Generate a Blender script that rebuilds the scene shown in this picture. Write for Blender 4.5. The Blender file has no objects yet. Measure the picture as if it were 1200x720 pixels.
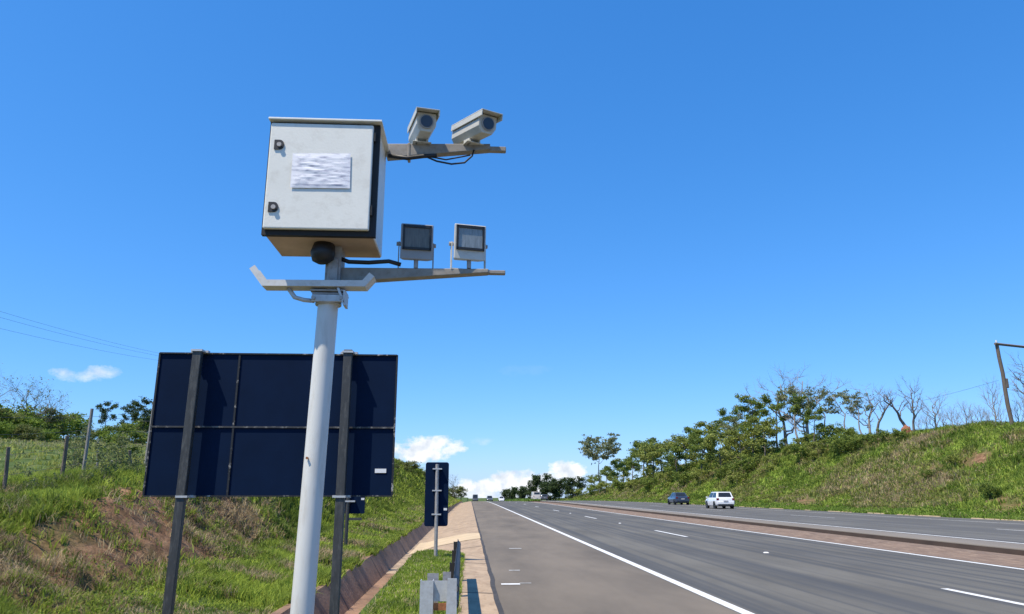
import bpy, bmesh, math, random
import numpy as np
from mathutils import Vector, Matrix, noise as mnoise
PI = math.pi
R_ = math.radians
C = bpy.context.scene.collection
rng = np.random.default_rng(7)
random.seed(7)

# ------------------------------------------------------------------ camera
YAW, PITCH, FPX = R_(3.2), math.atan(218 / 867), 867.0
CAM = Vector((0, 0, 1.5))
FW = Vector((math.sin(YAW) * math.cos(PITCH), math.cos(YAW) * math.cos(PITCH), math.sin(PITCH)))
RT = Vector((math.cos(YAW), -math.sin(YAW), 0))
UP = RT.cross(FW)
cd = bpy.data.cameras.new('camera')
cam = bpy.data.objects.new('camera', cd)
C.objects.link(cam)
cd.sensor_width = 36
cd.lens = 36 * FPX / 1200
cd.clip_end = 20000
cam.matrix_world = Matrix(((RT.x, UP.x, -FW.x, CAM.x), (RT.y, UP.y, -FW.y, CAM.y), (RT.z, UP.z, -FW.z, CAM.z), (0, 0, 0, 1)))
bpy.context.scene.camera = cam

def ray(px, py):
    return FW + RT * ((px - 600) / FPX) + UP * ((360 - py) / FPX)
def atY(px, py, Y):
    v = ray(px, py); return CAM + v * (Y / v.y)
def atX(px, py, X):
    v = ray(px, py); return CAM + v * (X / v.x)

# ------------------------------------------------------------------ sky, sun, exposure
SUN_EL, SUN_AZ = R_(61), R_(235)          # azimuth clockwise from +Y: behind the camera, to the left
sc = bpy.context.scene
w = bpy.data.worlds.new('World'); sc.world = w; w.use_nodes = True
nt = w.node_tree; nt.nodes.clear()
N = nt.nodes.new; L = nt.links.new
sky = N('ShaderNodeTexSky'); sky.sky_type = 'NISHITA'; sky.sun_disc = False
sky.sun_elevation = SUN_EL; sky.sun_rotation = SUN_AZ
sky.altitude = 500; sky.air_density = 1.0; sky.dust_density = 0.4; sky.ozone_density = 2.0
hs = N('ShaderNodeHueSaturation'); hs.inputs['Saturation'].default_value = 1.0; hs.inputs['Value'].default_value = 1.0
L(sky.outputs[0], hs.inputs['Color'])
spc = N('ShaderNodeSeparateColor'); L(hs.outputs[0], spc.inputs[0])
cmb = N('ShaderNodeCombineColor')
for i_, (pw, mu_) in enumerate(((1.20, .40), (.78, 1.22), (.65, 2.50))):      # camera-like colour response of the sky
    a_ = N('ShaderNodeMath'); a_.operation = 'POWER'; L(spc.outputs[i_], a_.inputs[0]); a_.inputs[1].default_value = pw
    b_ = N('ShaderNodeMath'); b_.operation = 'MULTIPLY'; L(a_.outputs[0], b_.inputs[0]); b_.inputs[1].default_value = mu_
    L(b_.outputs[0], cmb.inputs[i_])
tc = N('ShaderNodeTexCoord')
def vmath(op, a, b=None):
    n = N('ShaderNodeVectorMath'); n.operation = op
    L(a, n.inputs[0])
    if b is not None: n.inputs[1].default_value = b
    return n.outputs['Value'] if op == 'DOT_PRODUCT' else n.outputs[0]
def smath(op, a, b, clamp=False):
    n = N('ShaderNodeMath'); n.operation = op; n.use_clamp = clamp
    for i, v in enumerate((a, b)):
        if hasattr(v, 'node'): L(v, n.inputs[i])
        else: n.inputs[i].default_value = v
    return n.outputs[0]
nz = N('ShaderNodeTexNoise'); nz.inputs['Scale'].default_value = 42; nz.inputs['Detail'].default_value = 8; nz.inputs['Roughness'].default_value = 0.62
L(vmath('MULTIPLY', tc.outputs['Generated'], (1, 1, 1.5)), nz.inputs['Vector'])
nsum = smath('MULTIPLY', smath('SUBTRACT', nz.outputs[0], 0.5), 3.6)
cover = None
for (px, py, hw, hh, amt, *soft) in [(493, 531, 44, 15, 1), (517, 526, 26, 12, .9), (566, 574, 36, 11, 1), (606, 569, 40, 15, 1), (664, 557, 24, 13, 1), (640, 566, 30, 11, .9), (560, 590, 90, 14, .8),
                              (96, 443, 34, 7.5, .8, .75), (122, 441, 19, 9, .8, .75), (615, 437, 34, 8, .10, .6), (566, 518, 22, 6, .35, .7)]:
    c = ray(px, py).normalized()
    a = Vector((c.y, -c.x, 0)).normalized(); b = a.cross(c)
    u = vmath('DOT_PRODUCT', tc.outputs['Generated'], tuple(a * (FPX / hw)))
    v = vmath('DOT_PRODUCT', tc.outputs['Generated'], tuple(b * (FPX / hh)))
    v = smath('SUBTRACT', v, 0.25)
    r2 = smath('ADD', smath('MULTIPLY', u, u), smath('MULTIPLY', v, v))
    m = smath('MULTIPLY', smath('ADD', smath('SUBTRACT', 1.0 if not soft else .8, r2), nsum), soft[0] if soft else 1.5, True)
    m = smath('MULTIPLY', m, amt)
    cover = m if cover is None else smath('MAXIMUM', cover, m)
nz2 = N('ShaderNodeTexNoise'); nz2.inputs['Scale'].default_value = 60; nz2.inputs['Detail'].default_value = 5
L(tc.outputs['Generated'], nz2.inputs['Vector'])
cr = N('ShaderNodeValToRGB'); cr.color_ramp.elements[0].position = .3; cr.color_ramp.elements[1].position = .62
cr.color_ramp.elements[0].color = (4.6, 5.2, 6.0, 1); cr.color_ramp.elements[1].color = (7.5, 7.6, 7.8, 1)
L(nz2.outputs[0], cr.inputs[0])
mx = N('ShaderNodeMix'); mx.data_type = 'RGBA'
L(cover, mx.inputs[0]); L(cmb.outputs[0], mx.inputs[6]); L(cr.outputs[0], mx.inputs[7])
bg = N('ShaderNodeBackground'); bg.inputs['Strength'].default_value = 0.12
L(mx.outputs[2], bg.inputs['Color'])
wo = N('ShaderNodeOutputWorld'); L(bg.outputs[0], wo.inputs['Surface'])

sl = bpy.data.lights.new('sun', 'SUN'); sl.energy = 5.0; sl.angle = R_(0.53); sl.color = (1.0, 0.90, 0.74)
so = bpy.data.objects.new('sun', sl); C.objects.link(so)
sdir = Vector((math.sin(SUN_AZ) * math.cos(SUN_EL), math.cos(SUN_AZ) * math.cos(SUN_EL), math.sin(SUN_EL)))
so.rotation_euler = sdir.to_track_quat('Z', 'Y').to_euler()
so.location = sdir * 50
sc.view_settings.view_transform = 'Standard'; sc.view_settings.look = 'None'
sc.view_settings.exposure = 0.3; sc.view_settings.gamma = 1; sc.view_settings.use_curve_mapping = False

# ------------------------------------------------------------------ materials
def newmat(name):
    m = bpy.data.materials.new(name); m.use_nodes = True
    t = m.node_tree; b = t.nodes['Principled BSDF']
    return m, t, b
def mat(name, col, rough=0.6, metal=0.0, var=0.12, scale=6.0, bump=0.0, bscale=60.0, spec=0.5, dirt=None, dirt_amt=0.5, dpos=.5, stretch=(1, 1, 1), coat=0.0):
    m, t, b = newmat(name)
    n = t.nodes.new; l = t.links.new
    co = n('ShaderNodeTexCoord'); mp = n('ShaderNodeMapping'); mp.inputs['Scale'].default_value = stretch
    l(co.outputs['Object'], mp.inputs[0])
    nz = n('ShaderNodeTexNoise'); nz.inputs['Scale'].default_value = scale; nz.inputs['Detail'].default_value = 6; nz.inputs['Roughness'].default_value = .6
    l(mp.outputs[0], nz.inputs['Vector'])
    r = n('ShaderNodeValToRGB')
    r.color_ramp.elements[0].position = .3; r.color_ramp.elements[1].position = .7
    r.color_ramp.elements[0].color = tuple(c * (1 - var) for c in col) + (1,)
    r.color_ramp.elements[1].color = tuple(min(1, c * (1 + var)) for c in col) + (1,)
    l(nz.outputs[0], r.inputs[0])
    out = r.outputs[0]
    if dirt:
        n2 = n('ShaderNodeTexNoise'); n2.inputs['Scale'].default_value = scale * 2.3; n2.inputs['Detail'].default_value = 8; n2.inputs['Roughness'].default_value = .7
        l(mp.outputs[0], n2.inputs['Vector'])
        rr = n('ShaderNodeValToRGB'); rr.color_ramp.elements[0].position = dpos; rr.color_ramp.elements[1].position = dpos + .22
        rr.color_ramp.elements[1].color = (dirt_amt,) * 3 + (1,)
        l(n2.outputs[0], rr.inputs[0])
        mxx = n('ShaderNodeMix'); mxx.data_type = 'RGBA'; mxx.inputs[7].default_value = tuple(dirt) + (1,)
        l(rr.outputs[0], mxx.inputs[0]); l(out, mxx.inputs[6]); out = mxx.outputs[2]
    l(out, b.inputs['Base Color'])
    b.inputs['Roughness'].default_value = rough; b.inputs['Metallic'].default_value = metal
    b.inputs['Specular IOR Level'].default_value = spec
    b.inputs['Coat Weight'].default_value = coat; b.inputs['Coat Roughness'].default_value = 0.08
    if bump:
        nb = n('ShaderNodeTexNoise'); nb.inputs['Scale'].default_value = bscale; nb.inputs['Detail'].default_value = 4
        l(co.outputs['Object'], nb.inputs['Vector'])
        bp = n('ShaderNodeBump'); bp.inputs['Strength'].default_value = bump; bp.inputs['Distance'].default_value = 0.02
        l(nb.outputs[0], bp.inputs['Height']); l(bp.outputs[0], b.inputs['Normal'])
    return m

def leafmat(name, transl=0.35, rough=0.55):
    m, t, b = newmat(name)
    n = t.nodes.new; l = t.links.new
    at = n('ShaderNodeAttribute'); at.attribute_name = 'tint'
    l(at.outputs['Color'], b.inputs['Base Color'])
    b.inputs['Roughness'].default_value = rough; b.inputs['Specular IOR Level'].default_value = .12
    tr = n('ShaderNodeBsdfTranslucent'); l(at.outputs['Color'], tr.inputs['Color'])
    ms = n('ShaderNodeMixShader'); ms.inputs[0].default_value = transl
    l(b.outputs[0], ms.inputs[1]); l(tr.outputs[0], ms.inputs[2])
    l(ms.outputs[0], t.nodes['Material Output'].inputs['Surface'])
    return m

M = {}
M['cabinet'] = mat('cabinet_paint', (.76, .75, .68), .45, var=.03, scale=5, dirt=(.44, .40, .32), dirt_amt=.35, bump=.04, bscale=90)
M['dust_bounce'] = mat('dust_bounce_steel', (.46, .34, .25), .7, var=.15, scale=6)  # cabinet underside: brown light bounced off the ground painted in, along with dirt
M['gasket'] = mat('black_rubber', (.012, .012, .013), .7)
M['galv'] = mat('galvanised_steel', (.50, .51, .51), .5, .25, var=.12, scale=14, dirt=(.33, .30, .26), dirt_amt=.5)
M['galv_dull'] = mat('dull_steel', (.34, .33, .32), .6, .15, var=.2, scale=20, dirt=(.16, .10, .06), dirt_amt=.6)
M['pole'] = mat('pole_paint', (.62, .62, .59), .45, .0, var=.05, scale=5, dirt=(.40, .36, .30), dirt_amt=.5, stretch=(1.6, 1.6, .3))
M['bracket'] = mat('bracket_paint', (.60, .60, .58), .5, var=.08, scale=12, dirt=(.3, .22, .14), dirt_amt=.4)
M['arm'] = mat('arm_steel', (.27, .245, .21), .6, .1, var=.18, scale=14, dirt=(.17, .12, .08), dirt_amt=.6)
M['cream'] = mat('camera_housing', (.54, .53, .47), .5, var=.05, scale=9, dirt=(.33, .27, .18), dirt_amt=.45)
M['lens'] = mat('lens_glass', (.015, .02, .045), .08, var=.3)
M['black'] = mat('black_plastic', (.015, .015, .016), .5)
M['lampbody'] = mat('lamp_housing', (.56, .56, .52), .5, var=.06, scale=11, dirt=(.30, .26, .2), dirt_amt=.4)
M['lampgrey'] = mat('lamp_housing_grey', (.30, .30, .30), .5, var=.08, scale=11)
M['lampglass'] = mat('lamp_glass', (.24, .27, .28), .06, var=.35, scale=40, stretch=(3, 3, .3))
M['lampglass2'] = mat('lamp_glass_dirty', (.12, .115, .10), .3, var=.35, scale=40, stretch=(3, 3, .3))
M['signback'] = mat('sign_back', (.003, .012, .038), .65, var=.15, scale=2.5, spec=.08)
M['signpost'] = mat('sign_post', (.040, .042, .043), .55, var=.25, scale=9, dirt=(.14, .14, .13), dirt_amt=.6, stretch=(2, 2, .4))
M['worn'] = mat('worn_edge', (.04, .04, .042), .6, var=.4, scale=6, dirt=(.36, .34, .31), dirt_amt=1.0)
M['seam'] = mat('dark_seam', (.010, .012, .016), .6, var=.4, scale=5, dirt=(.62, .58, .52), dirt_amt=1.6, dpos=.56)
M['white'] = mat('white_label', (.75, .75, .74), .6, var=.05)
M['concrete'] = mat('stained_concrete', (.375, .275, .18), .9, var=.22, scale=2.2, dirt=(.23, .15, .09), dirt_amt=.95, bump=.35, bscale=30, stretch=(1, .6, 1))
M['sandy'] = mat('sandy_concrete', (.52, .40, .25), .9, var=.1, scale=1.5, bump=.2, bscale=40)
M['channel'] = mat('brown_concrete', (.26, .155, .095), .95, var=.25, scale=1.6, dirt=(.10, .065, .04), dirt_amt=.8, bump=.4, bscale=24, stretch=(1, .5, 1))  # drain concrete, a darker brown than the apron, with darker blotches
M['median'] = mat('median_dirt', (.185, .125, .085), .95, var=.28, scale=2.2, dirt=(.36, .27, .19), dirt_amt=.8, bump=.4, bscale=20, stretch=(1.5, .4, 1))
M['kerbdark'] = mat('dirty_kerb', (.045, .030, .022), .95, var=.3, scale=3, stretch=(1, .3, 1))
M['slab'] = mat('grey_slab', (.19, .165, .135), .9, var=.1, scale=1, bump=.2, stretch=(1, .2, 1))
M['paint'] = mat('road_paint', (.70, .70, .68), .7, var=.08, scale=3, dirt=(.30, .29, .28), dirt_amt=.7, bump=.1)
M['paintfaint'] = mat('worn_road_paint', (.55, .55, .53), .7, var=.2, scale=5, dirt=(.18, .165, .15), dirt_amt=1.0)
M['tar'] = mat('tar_joint', (.05, .045, .04), .8, var=.3)
M['wood'] = mat('weathered_wood', (.15, .12, .095), .9, var=.3, scale=10, bump=.5, bscale=40, stretch=(3, 3, .3))
M['greypost'] = mat('concrete_post', (.27, .25, .225), .9, var=.15, scale=8, bump=.3)
M['wire'] = mat('rusty_wire', (.16, .13, .11), .7)
M['cable'] = mat('power_cable', (.06, .065, .075), .7)
M['bark'] = mat('grey_bark', (.17, .145, .12), .95, var=.35, scale=6, bump=.5, bscale=20)
M['barkpale'] = mat('pale_bark', (.27, .24, .21), .95, var=.3, scale=6)
M['barkdark'] = mat('dark_bark', (.075, .06, .05), .95, var=.35, scale=6)
M['redmound'] = mat('red_earth', (.27, .105, .06), .95, var=.2, scale=3, bump=.5, bscale=8)
M['darkrail'] = mat('dark_steel', (.045, .042, .04), .6, .3, var=.3, scale=9)  # near-black base colour for the rail and the posts behind it
M['rust'] = mat('rust', (.30, .12, .05), .9, var=.4, scale=20)
M['leaf'] = leafmat('leaf_surface')
M['grass'] = leafmat('grass_blade', .4, .6)
M['carwhite'] = mat('white_car_paint', (.74, .75, .77), .3, var=.02, coat=.6)
M['carblue'] = mat('dark_blue_car_paint', (.045, .065, .115), .3, .25, var=.05, coat=.8)
M['cargrey'] = mat('grey_car_paint', (.10, .11, .12), .3, .2, var=.05, coat=.6)
M['carsilver'] = mat('pale_van_paint', (.62, .58, .52), .4, var=.05, coat=.3)
M['carglass'] = mat('car_glass', (.02, .024, .028), .06, var=.2)
M['tyre'] = mat('tyre_rubber', (.018, .018, .018), .85)
M['rim'] = mat('wheel_rim', (.42, .43, .44), .35, .7)
M['tail'] = mat('tail_lamp', (.16, .012, .012), .2)
M['headl'] = mat('head_lamp', (.6, .62, .65), .1)
M['plate'] = mat('number_plate', (.5, .5, .5), .5)

# paper notice: creased sheet with faded rows of print
def paper_mat():
    m, t, b = newmat('paper_notice'); n = t.nodes.new; l = t.links.new
    co = n('ShaderNodeTexCoord'); sp = n('ShaderNodeSeparateXYZ'); l(co.outputs['Object'], sp.inputs[0])
    nz = n('ShaderNodeTexNoise'); nz.inputs['Scale'].default_value = 1; nz.inputs['Detail'].default_value = 5
    mp = n('ShaderNodeMapping'); mp.inputs['Scale'].default_value = (24, 1, 75); l(co.outputs['Object'], mp.inputs[0]); l(mp.outputs[0], nz.inputs['Vector'])
    wv = n('ShaderNodeMath'); wv.operation = 'SINE'; mu = n('ShaderNodeMath'); mu.operation = 'MULTIPLY'; mu.inputs[1].default_value = 2 * PI / .024
    l(sp.outputs['Z'], mu.inputs[0]); l(mu.outputs[0], wv.inputs[0])
    ad = n('ShaderNodeMath'); ad.operation = 'MULTIPLY_ADD'; ad.inputs[1].default_value = .10; l(wv.outputs[0], ad.inputs[0]); l(nz.outputs[0], ad.inputs[2])
    r = n('ShaderNodeValToRGB'); r.color_ramp.elements[0].position = .50; r.color_ramp.elements[1].position = .76
    r.color_ramp.elements[0].color = (.80, .80, .84, 1); r.color_ramp.elements[1].color = (.36, .37, .47, 1)
    l(ad.outputs[0], r.inputs[0]); l(r.outputs[0], b.inputs['Base Color']); b.inputs['Roughness'].default_value = .7
    return m
M['paper'] = paper_mat()

def asphalt(name, c1, c2, streak=None, sx=(3.0, .02, 1)):
    m, t, b = newmat(name); n = t.nodes.new; l = t.links.new
    co = n('ShaderNodeTexCoord')
    nf = n('ShaderNodeTexNoise'); nf.inputs['Scale'].default_value = 70; nf.inputs['Detail'].default_value = 6; nf.inputs['Roughness'].default_value = .75
    l(co.outputs['Object'], nf.inputs['Vector'])
    nl = n('ShaderNodeTexNoise'); nl.inputs['Scale'].default_value = 1.0; nl.inputs['Detail'].default_value = 6; nl.inputs['Roughness'].default_value = .6
    mp = n('ShaderNodeMapping'); mp.inputs['Scale'].default_value = (.7, .18, 1); l(co.outputs['Object'], mp.inputs[0]); l(mp.outputs[0], nl.inputs['Vector'])
    ad = n('ShaderNodeMath'); ad.operation = 'MULTIPLY_ADD'; ad.inputs[1].default_value = .75; l(nf.outputs[0], ad.inputs[0]); l(nl.outputs[0], ad.inputs[2])
    r = n('ShaderNodeValToRGB'); r.color_ramp.elements[0].position = .66; r.color_ramp.elements[1].position = 1.10
    r.color_ramp.elements[0].color = c1 + (1,); r.color_ramp.elements[1].color = c2 + (1,)
    l(ad.outputs[0], r.inputs[0]); out = r.outputs[0]
    if streak:
        ns = n('ShaderNodeTexNoise'); ns.inputs['Scale'].default_value = 1; ns.inputs['Detail'].default_value = 4; ns.inputs['Roughness'].default_value = .55
        m2 = n('ShaderNodeMapping'); m2.inputs['Scale'].default_value = sx; l(co.outputs['Object'], m2.inputs[0]); l(m2.outputs[0], ns.inputs['Vector'])
        rs = n('ShaderNodeValToRGB'); rs.color_ramp.elements[0].position = .42; rs.color_ramp.elements[1].position = .60; rs.color_ramp.elements[1].color = (.7, .7, .7, 1)
        l(ns.outputs[0], rs.inputs[0])
        mxx = n('ShaderNodeMix'); mxx.data_type = 'RGBA'; mxx.inputs[7].default_value = streak + (1,)
        l(rs.outputs[0], mxx.inputs[0]); l(out, mxx.inputs[6]); out = mxx.outputs[2]
    l(out, b.inputs['Base Color']); b.inputs['Roughness'].default_value = .85; b.inputs['Specular IOR Level'].default_value = .3
    bp = n('ShaderNodeBump'); bp.inputs['Strength'].default_value = .35; bp.inputs['Distance'].default_value = .01
    l(nf.outputs[0], bp.inputs['Height']); l(bp.outputs[0], b.inputs['Normal'])
    return m
M['shoulder'] = asphalt('shoulder_asphalt', (.112, .095, .074), (.185, .155, .118))
M['road'] = asphalt('carriageway_asphalt', (.091, .085, .072), (.147, .138, .116), (.058, .061, .066))
M['road_far'] = asphalt('far_carriageway_asphalt', (.094, .090, .080), (.148, .142, .126), (.078, .078, .078))

def ground_mat():
    m, t, b = newmat('grassy_earth'); n = t.nodes.new; l = t.links.new
    co = n('ShaderNodeTexCoord')
    def noise(s, d=7, r=.65):
        q = n('ShaderNodeTexNoise'); q.inputs['Scale'].default_value = s; q.inputs['Detail'].default_value = d; q.inputs['Roughness'].default_value = r
        l(co.outputs['Object'], q.inputs['Vector']); return q.outputs[0]
    g = n('ShaderNodeValToRGB'); e = g.color_ramp.elements
    e[0].position = .3; e[0].color = (.030, .050, .012, 1); e[1].position = .72; e[1].color = (.16, .17, .06, 1)
    x = e.new(.5); x.color = (.075, .115, .028, 1)
    l(noise(2.2), g.inputs[0])
    s = n('ShaderNodeValToRGB'); e = s.color_ramp.elements
    e[0].position = .30; e[0].color = (.05, .030, .018, 1); e[1].position = .75; e[1].color = (.40, .28, .17, 1)
    x = e.new(.48); x.color = (.17, .095, .052, 1); x = e.new(.6); x.color = (.30, .175, .10, 1)
    l(noise(3.5, 9, .75), s.inputs[0])
    at = n('ShaderNodeAttribute'); at.attribute_name = 'soil'
    ad = n('ShaderNodeMath'); ad.operation = 'ADD'; l(at.outputs['Fac'], ad.inputs[0])
    sb = n('ShaderNodeMath'); sb.operation = 'MULTIPLY_ADD'; sb.inputs[1].default_value = 2.4; sb.inputs[2].default_value = -1.2; l(noise(1.1, 8, .7), sb.inputs[0])
    l(sb.outputs[0], ad.inputs[1])
    cl = n('ShaderNodeClamp'); l(ad.outputs[0], cl.inputs[0])
    mxx = n('ShaderNodeMix'); mxx.data_type = 'RGBA'
    l(cl.outputs[0], mxx.inputs[0]); l(g.outputs[0], mxx.inputs[6]); l(s.outputs[0], mxx.inputs[7])
    l(mxx.outputs[2], b.inputs['Base Color']); b.inputs['Roughness'].default_value = .95; b.inputs['Specular IOR Level'].default_value = .15
    bp = n('ShaderNodeBump'); bp.inputs['Strength'].default_value = .8; bp.inputs['Distance'].default_value = .06
    l(noise(9, 6, .7), bp.inputs['Height']); l(bp.outputs[0], b.inputs['Normal'])
    return m
M['ground'] = ground_mat()

# ------------------------------------------------------------------ mesh helpers
def link_mesh(name, verts, faces, m, parent=None, smooth=False, tint=None):
    me = bpy.data.meshes.new(name)
    me.from_pydata([tuple(v) for v in verts], [], faces)
    me.materials.append(m); me.update()
    if smooth: me.polygons.foreach_set('use_smooth', [True] * len(me.polygons))
    o = bpy.data.objects.new(name, me); C.objects.link(o)
    if parent: o.parent = parent
    return o
class MB:
    def __init__(s): s.v = []; s.f = []
    def add(s, vs, fs):
        k = len(s.v); s.v += [Vector(v) for v in vs]; s.f += [tuple(k + i for i in f) for f in fs]; return s
    def box(s, c, d, rot=None):
        x, y, z = d[0] / 2, d[1] / 2, d[2] / 2
        vs = [Vector(p) for p in ((-x, -y, -z), (x, -y, -z), (x, y, -z), (-x, y, -z), (-x, -y, z), (x, -y, z), (x, y, z), (-x, y, z))]
        if rot: vs = [rot @ v for v in vs]
        c = Vector(c)
        return s.add([v + c for v in vs], [(3, 2, 1, 0), (4, 5, 6, 7), (0, 1, 5, 4), (1, 2, 6, 5), (2, 3, 7, 6), (3, 0, 4, 7)])
    def box2(s, a, b):
        return s.box([(a[i] + b[i]) / 2 for i in range(3)], [abs(b[i] - a[i]) for i in range(3)])
    def hexa(s, vs):
        return s.add(vs, [(3, 2, 1, 0), (4, 5, 6, 7), (0, 1, 5, 4), (1, 2, 6, 5), (2, 3, 7, 6), (3, 0, 4, 7)])
    def prism(s, prof, d, place=lambda a, b, c: (a, b, c)):
        """2D profile (list of (a,b)) extruded from d[0] to d[1]"""
        n = len(prof)
        vs = [place(a, b, d[0]) for a, b in prof] + [place(a, b, d[1]) for a, b in prof]
        return s.add(vs, [tuple(range(n))[::-1], tuple(range(n, 2 * n))] + [(i, (i + 1) % n, n + (i + 1) % n, n + i) for i in range(n)])
    def tube(s, pts, rad, n=8, cap=True):
        pts = [Vector(p) for p in pts]
        if not hasattr(rad, '__len__'): rad = [rad] * len(pts)
        k = len(s.v); ref = None
        for i, p in enumerate(pts):
            t = (pts[min(i + 1, len(pts) - 1)] - pts[max(i - 1, 0)]).normalized()
            if ref is None: ref = t.orthogonal().normalized()
            ref = (ref - t * ref.dot(t))
            if ref.length < 1e-5: ref = t.orthogonal()
            ref.normalize(); q = t.cross(ref)
            for j in range(n):
                a = 2 * PI * j / n
                s.v.append(p + (ref * math.cos(a) + q * math.sin(a)) * rad[i])
        for i in range(len(pts) - 1):
            for j in range(n):
                a = k + i * n + j; b = k + i * n + (j + 1) % n
                s.f.append((a, b, b + n, a + n))
        if cap:
            s.f.append(tuple(k + j for j in range(n))[::-1]); e = k + (len(pts) - 1) * n
            s.f.append(tuple(e + j for j in range(n)))
        return s
    def xform(s, mtx):
        s.v = [mtx @ v for v in s.v]; return s
    def build(s, name, m, parent=None, smooth=False, bevel=0, seg=2):
        o = link_mesh(name, s.v, s.f, m, parent, smooth)
        bm = bmesh.new(); bm.from_mesh(o.data); bmesh.ops.recalc_face_normals(bm, faces=bm.faces); bm.to_mesh(o.data); bm.free()
        if bevel:
            b = o.modifiers.new('bevel', 'BEVEL'); b.width = bevel; b.segments = seg; b.limit_method = 'ANGLE'; b.angle_limit = R_(35)
        return o
def smooth_angle(o, ang=40):
    me = o.data
    me.polygons.foreach_set('use_smooth', [True] * len(me.polygons))
    try: me.set_sharp_from_angle(angle=R_(ang))
    except Exception: pass
    return o
def tag(o, label=None, cat=None, group=None, kind=None):
    if label: o['label'] = label
    if cat: o['category'] = cat
    if group: o['group'] = group
    if kind: o['kind'] = kind
    return o
def thing(name, label, cat, loc=(0, 0, 0), rz=0, group=None):
    o = bpy.data.objects.new(name, None); C.objects.link(o); o.location = loc; o.rotation_euler = (0, 0, rz); o.empty_display_size = .2
    return tag(o, label, cat, group)
def dup(root, loc, rz=0, scale=1.0, label=None, group=None, cat=None):
    r = root.copy(); C.objects.link(r); r.location = loc; r.rotation_euler = (0, 0, rz)
    r.scale = scale if hasattr(scale, '__len__') else (scale,) * 3
    tag(r, label, cat, group)
    for ch in list(root.children):
        c = ch.copy(); C.objects.link(c); c.parent = r
        for g in list(ch.children):
            d = g.copy(); C.objects.link(d); d.parent = c
    return r
def fast_mesh(name, V, F, m, tint=None, parent=None):
    """V (n,3) float array, F (k,3 or 4) int array; tint (n,3)"""
    me = bpy.data.meshes.new(name); n = len(V); k, q = F.shape
    me.vertices.add(n); me.vertices.foreach_set('co', np.ascontiguousarray(V, dtype=np.float32).ravel())
    me.loops.add(k * q); me.loops.foreach_set('vertex_index', np.ascontiguousarray(F, dtype=np.int32).ravel())
    me.polygons.add(k); me.polygons.foreach_set('loop_start', np.arange(0, k * q, q, dtype=np.int32))
    me.materials.append(m); me.update(calc_edges=True)
    if tint is not None:
        a = me.attributes.new('tint', 'FLOAT_COLOR', 'POINT')
        a.data.foreach_set('color', np.concatenate([tint, np.ones((n, 1))], 1).astype(np.float32).ravel())
    o = bpy.data.objects.new(name, me); C.objects.link(o)
    if parent: o.parent = parent
    return o

# ------------------------------------------------------------------ value noise
_perm = np.random.default_rng(3).random((256, 256))
def vnoise(x, y):
    xi = np.floor(x).astype(int); yi = np.floor(y).astype(int); fx = x - xi; fy = y - yi
    fx = fx * fx * (3 - 2 * fx); fy = fy * fy * (3 - 2 * fy)
    g = lambda a, b: _perm[a & 255, b & 255]
    return (g(xi, yi) * (1 - fx) + g(xi + 1, yi) * fx) * (1 - fy) + (g(xi, yi + 1) * (1 - fx) + g(xi + 1, yi + 1) * fx) * fy
def fbm(x, y, o=4):
    s = 0; a = .5
    for i in range(o): s = s + a * vnoise(x * 2 ** i + 17 * i, y * 2 ** i + 31 * i); a *= .5
    return s / (1 - .5 ** o)
def sstep(x): x = np.clip(x, 0, 1); return x * x * (3 - 2 * x)

# ------------------------------------------------------------------ terrain and road levels
def zr(Y):
    Y = np.asarray(Y, float)
    u = np.clip(Y - 100, 0, 420)
    return -5.9e-5 * u * u - np.clip(Y - 520, 0, 1500) * .01
HL = ([0, 10, 13, 16, 25, 65, 100, 150, 250, 400, 900], [1.1, 1.2, 1.5, 1.7, 2.5, 4.5, 5.0, 4.9, 4.3, 4, 4])
HR = ([0, 50, 70, 110, 150, 200, 250, 320, 500, 900], [6.0, 6.4, 7.0, 7.4, 6.5, 4.5, 2.6, 1.5, 1.0, 1])
def hz(X, Y):
    X = np.asarray(X, float); Y = np.asarray(Y, float)
    base = zr(Y)
    # left side: verge, cut slope, rising pasture
    d = -X - 2.40
    H = np.interp(Y, *HL)
    wS = np.maximum(2.0, H * 1.05)
    e0 = 1.7 + .5 * (fbm(Y * .25 + 3, X * 0 + 2) - .5)
    zl = .03 + .30 * sstep(d / 1.9) + (H - .33) * sstep((d - e0) / wS)
    zl = zl + np.clip(d - e0 - wS, 0, 70) * .052
    amp = np.clip(d / 1.5, 0, 1)
    zl = zl + amp * (.22 * (fbm(X * .9, Y * .9) - .5) + .10 * (fbm(X * 3.1 + 5, Y * 3.1) - .5))
    st = np.clip((d - 1.5) / .6, 0, 1) * np.clip((e0 + wS + .4 - d) / .8, 0, 1)
    zl = zl + st * (.55 * (fbm(X * 1.7 + 9, Y * 1.2) - .5) + .22 * (fbm(X * 4.5 + 1, Y * 4.2) - .5))
    # right side: verge and tall bank
    u = X - 27.6
    H2 = np.interp(Y, *HR)
    zR = .06 + .12 * sstep(u / 2) + (H2 - .18) * sstep((u - 1.6) / 13.2 * .92 + .04) * (u > 1.2) + np.clip(u - 14, 0, 60) * .02
    zR = zR + np.clip(u / 3, 0, 1) * (.9 * (fbm(X * .22, Y * .16) - .5) + .5 * (fbm(X * .7 + 4, Y * .6) - .5))
    low = base - .75
    z = np.where(X < -2.39, base + zl, np.where(X > 27.59, base + zR, low))
    strip = (X > -1.385) & (X < -.115) & (Y < 19.2)
    z = np.where(strip, base + .03 + .05 * np.sin(np.clip((X + 1.385) / 1.27, 0, 1) * PI) + .03 * (fbm(X * 4, Y * 3) - .5), z)
    return z
def grid_lines(spec):
    out = []
    for a, b, s in spec: out += list(np.arange(a, b - 1e-6, s))
    return np.array(sorted(set(np.round(out + [spec[-1][1]], 4))))
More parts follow.
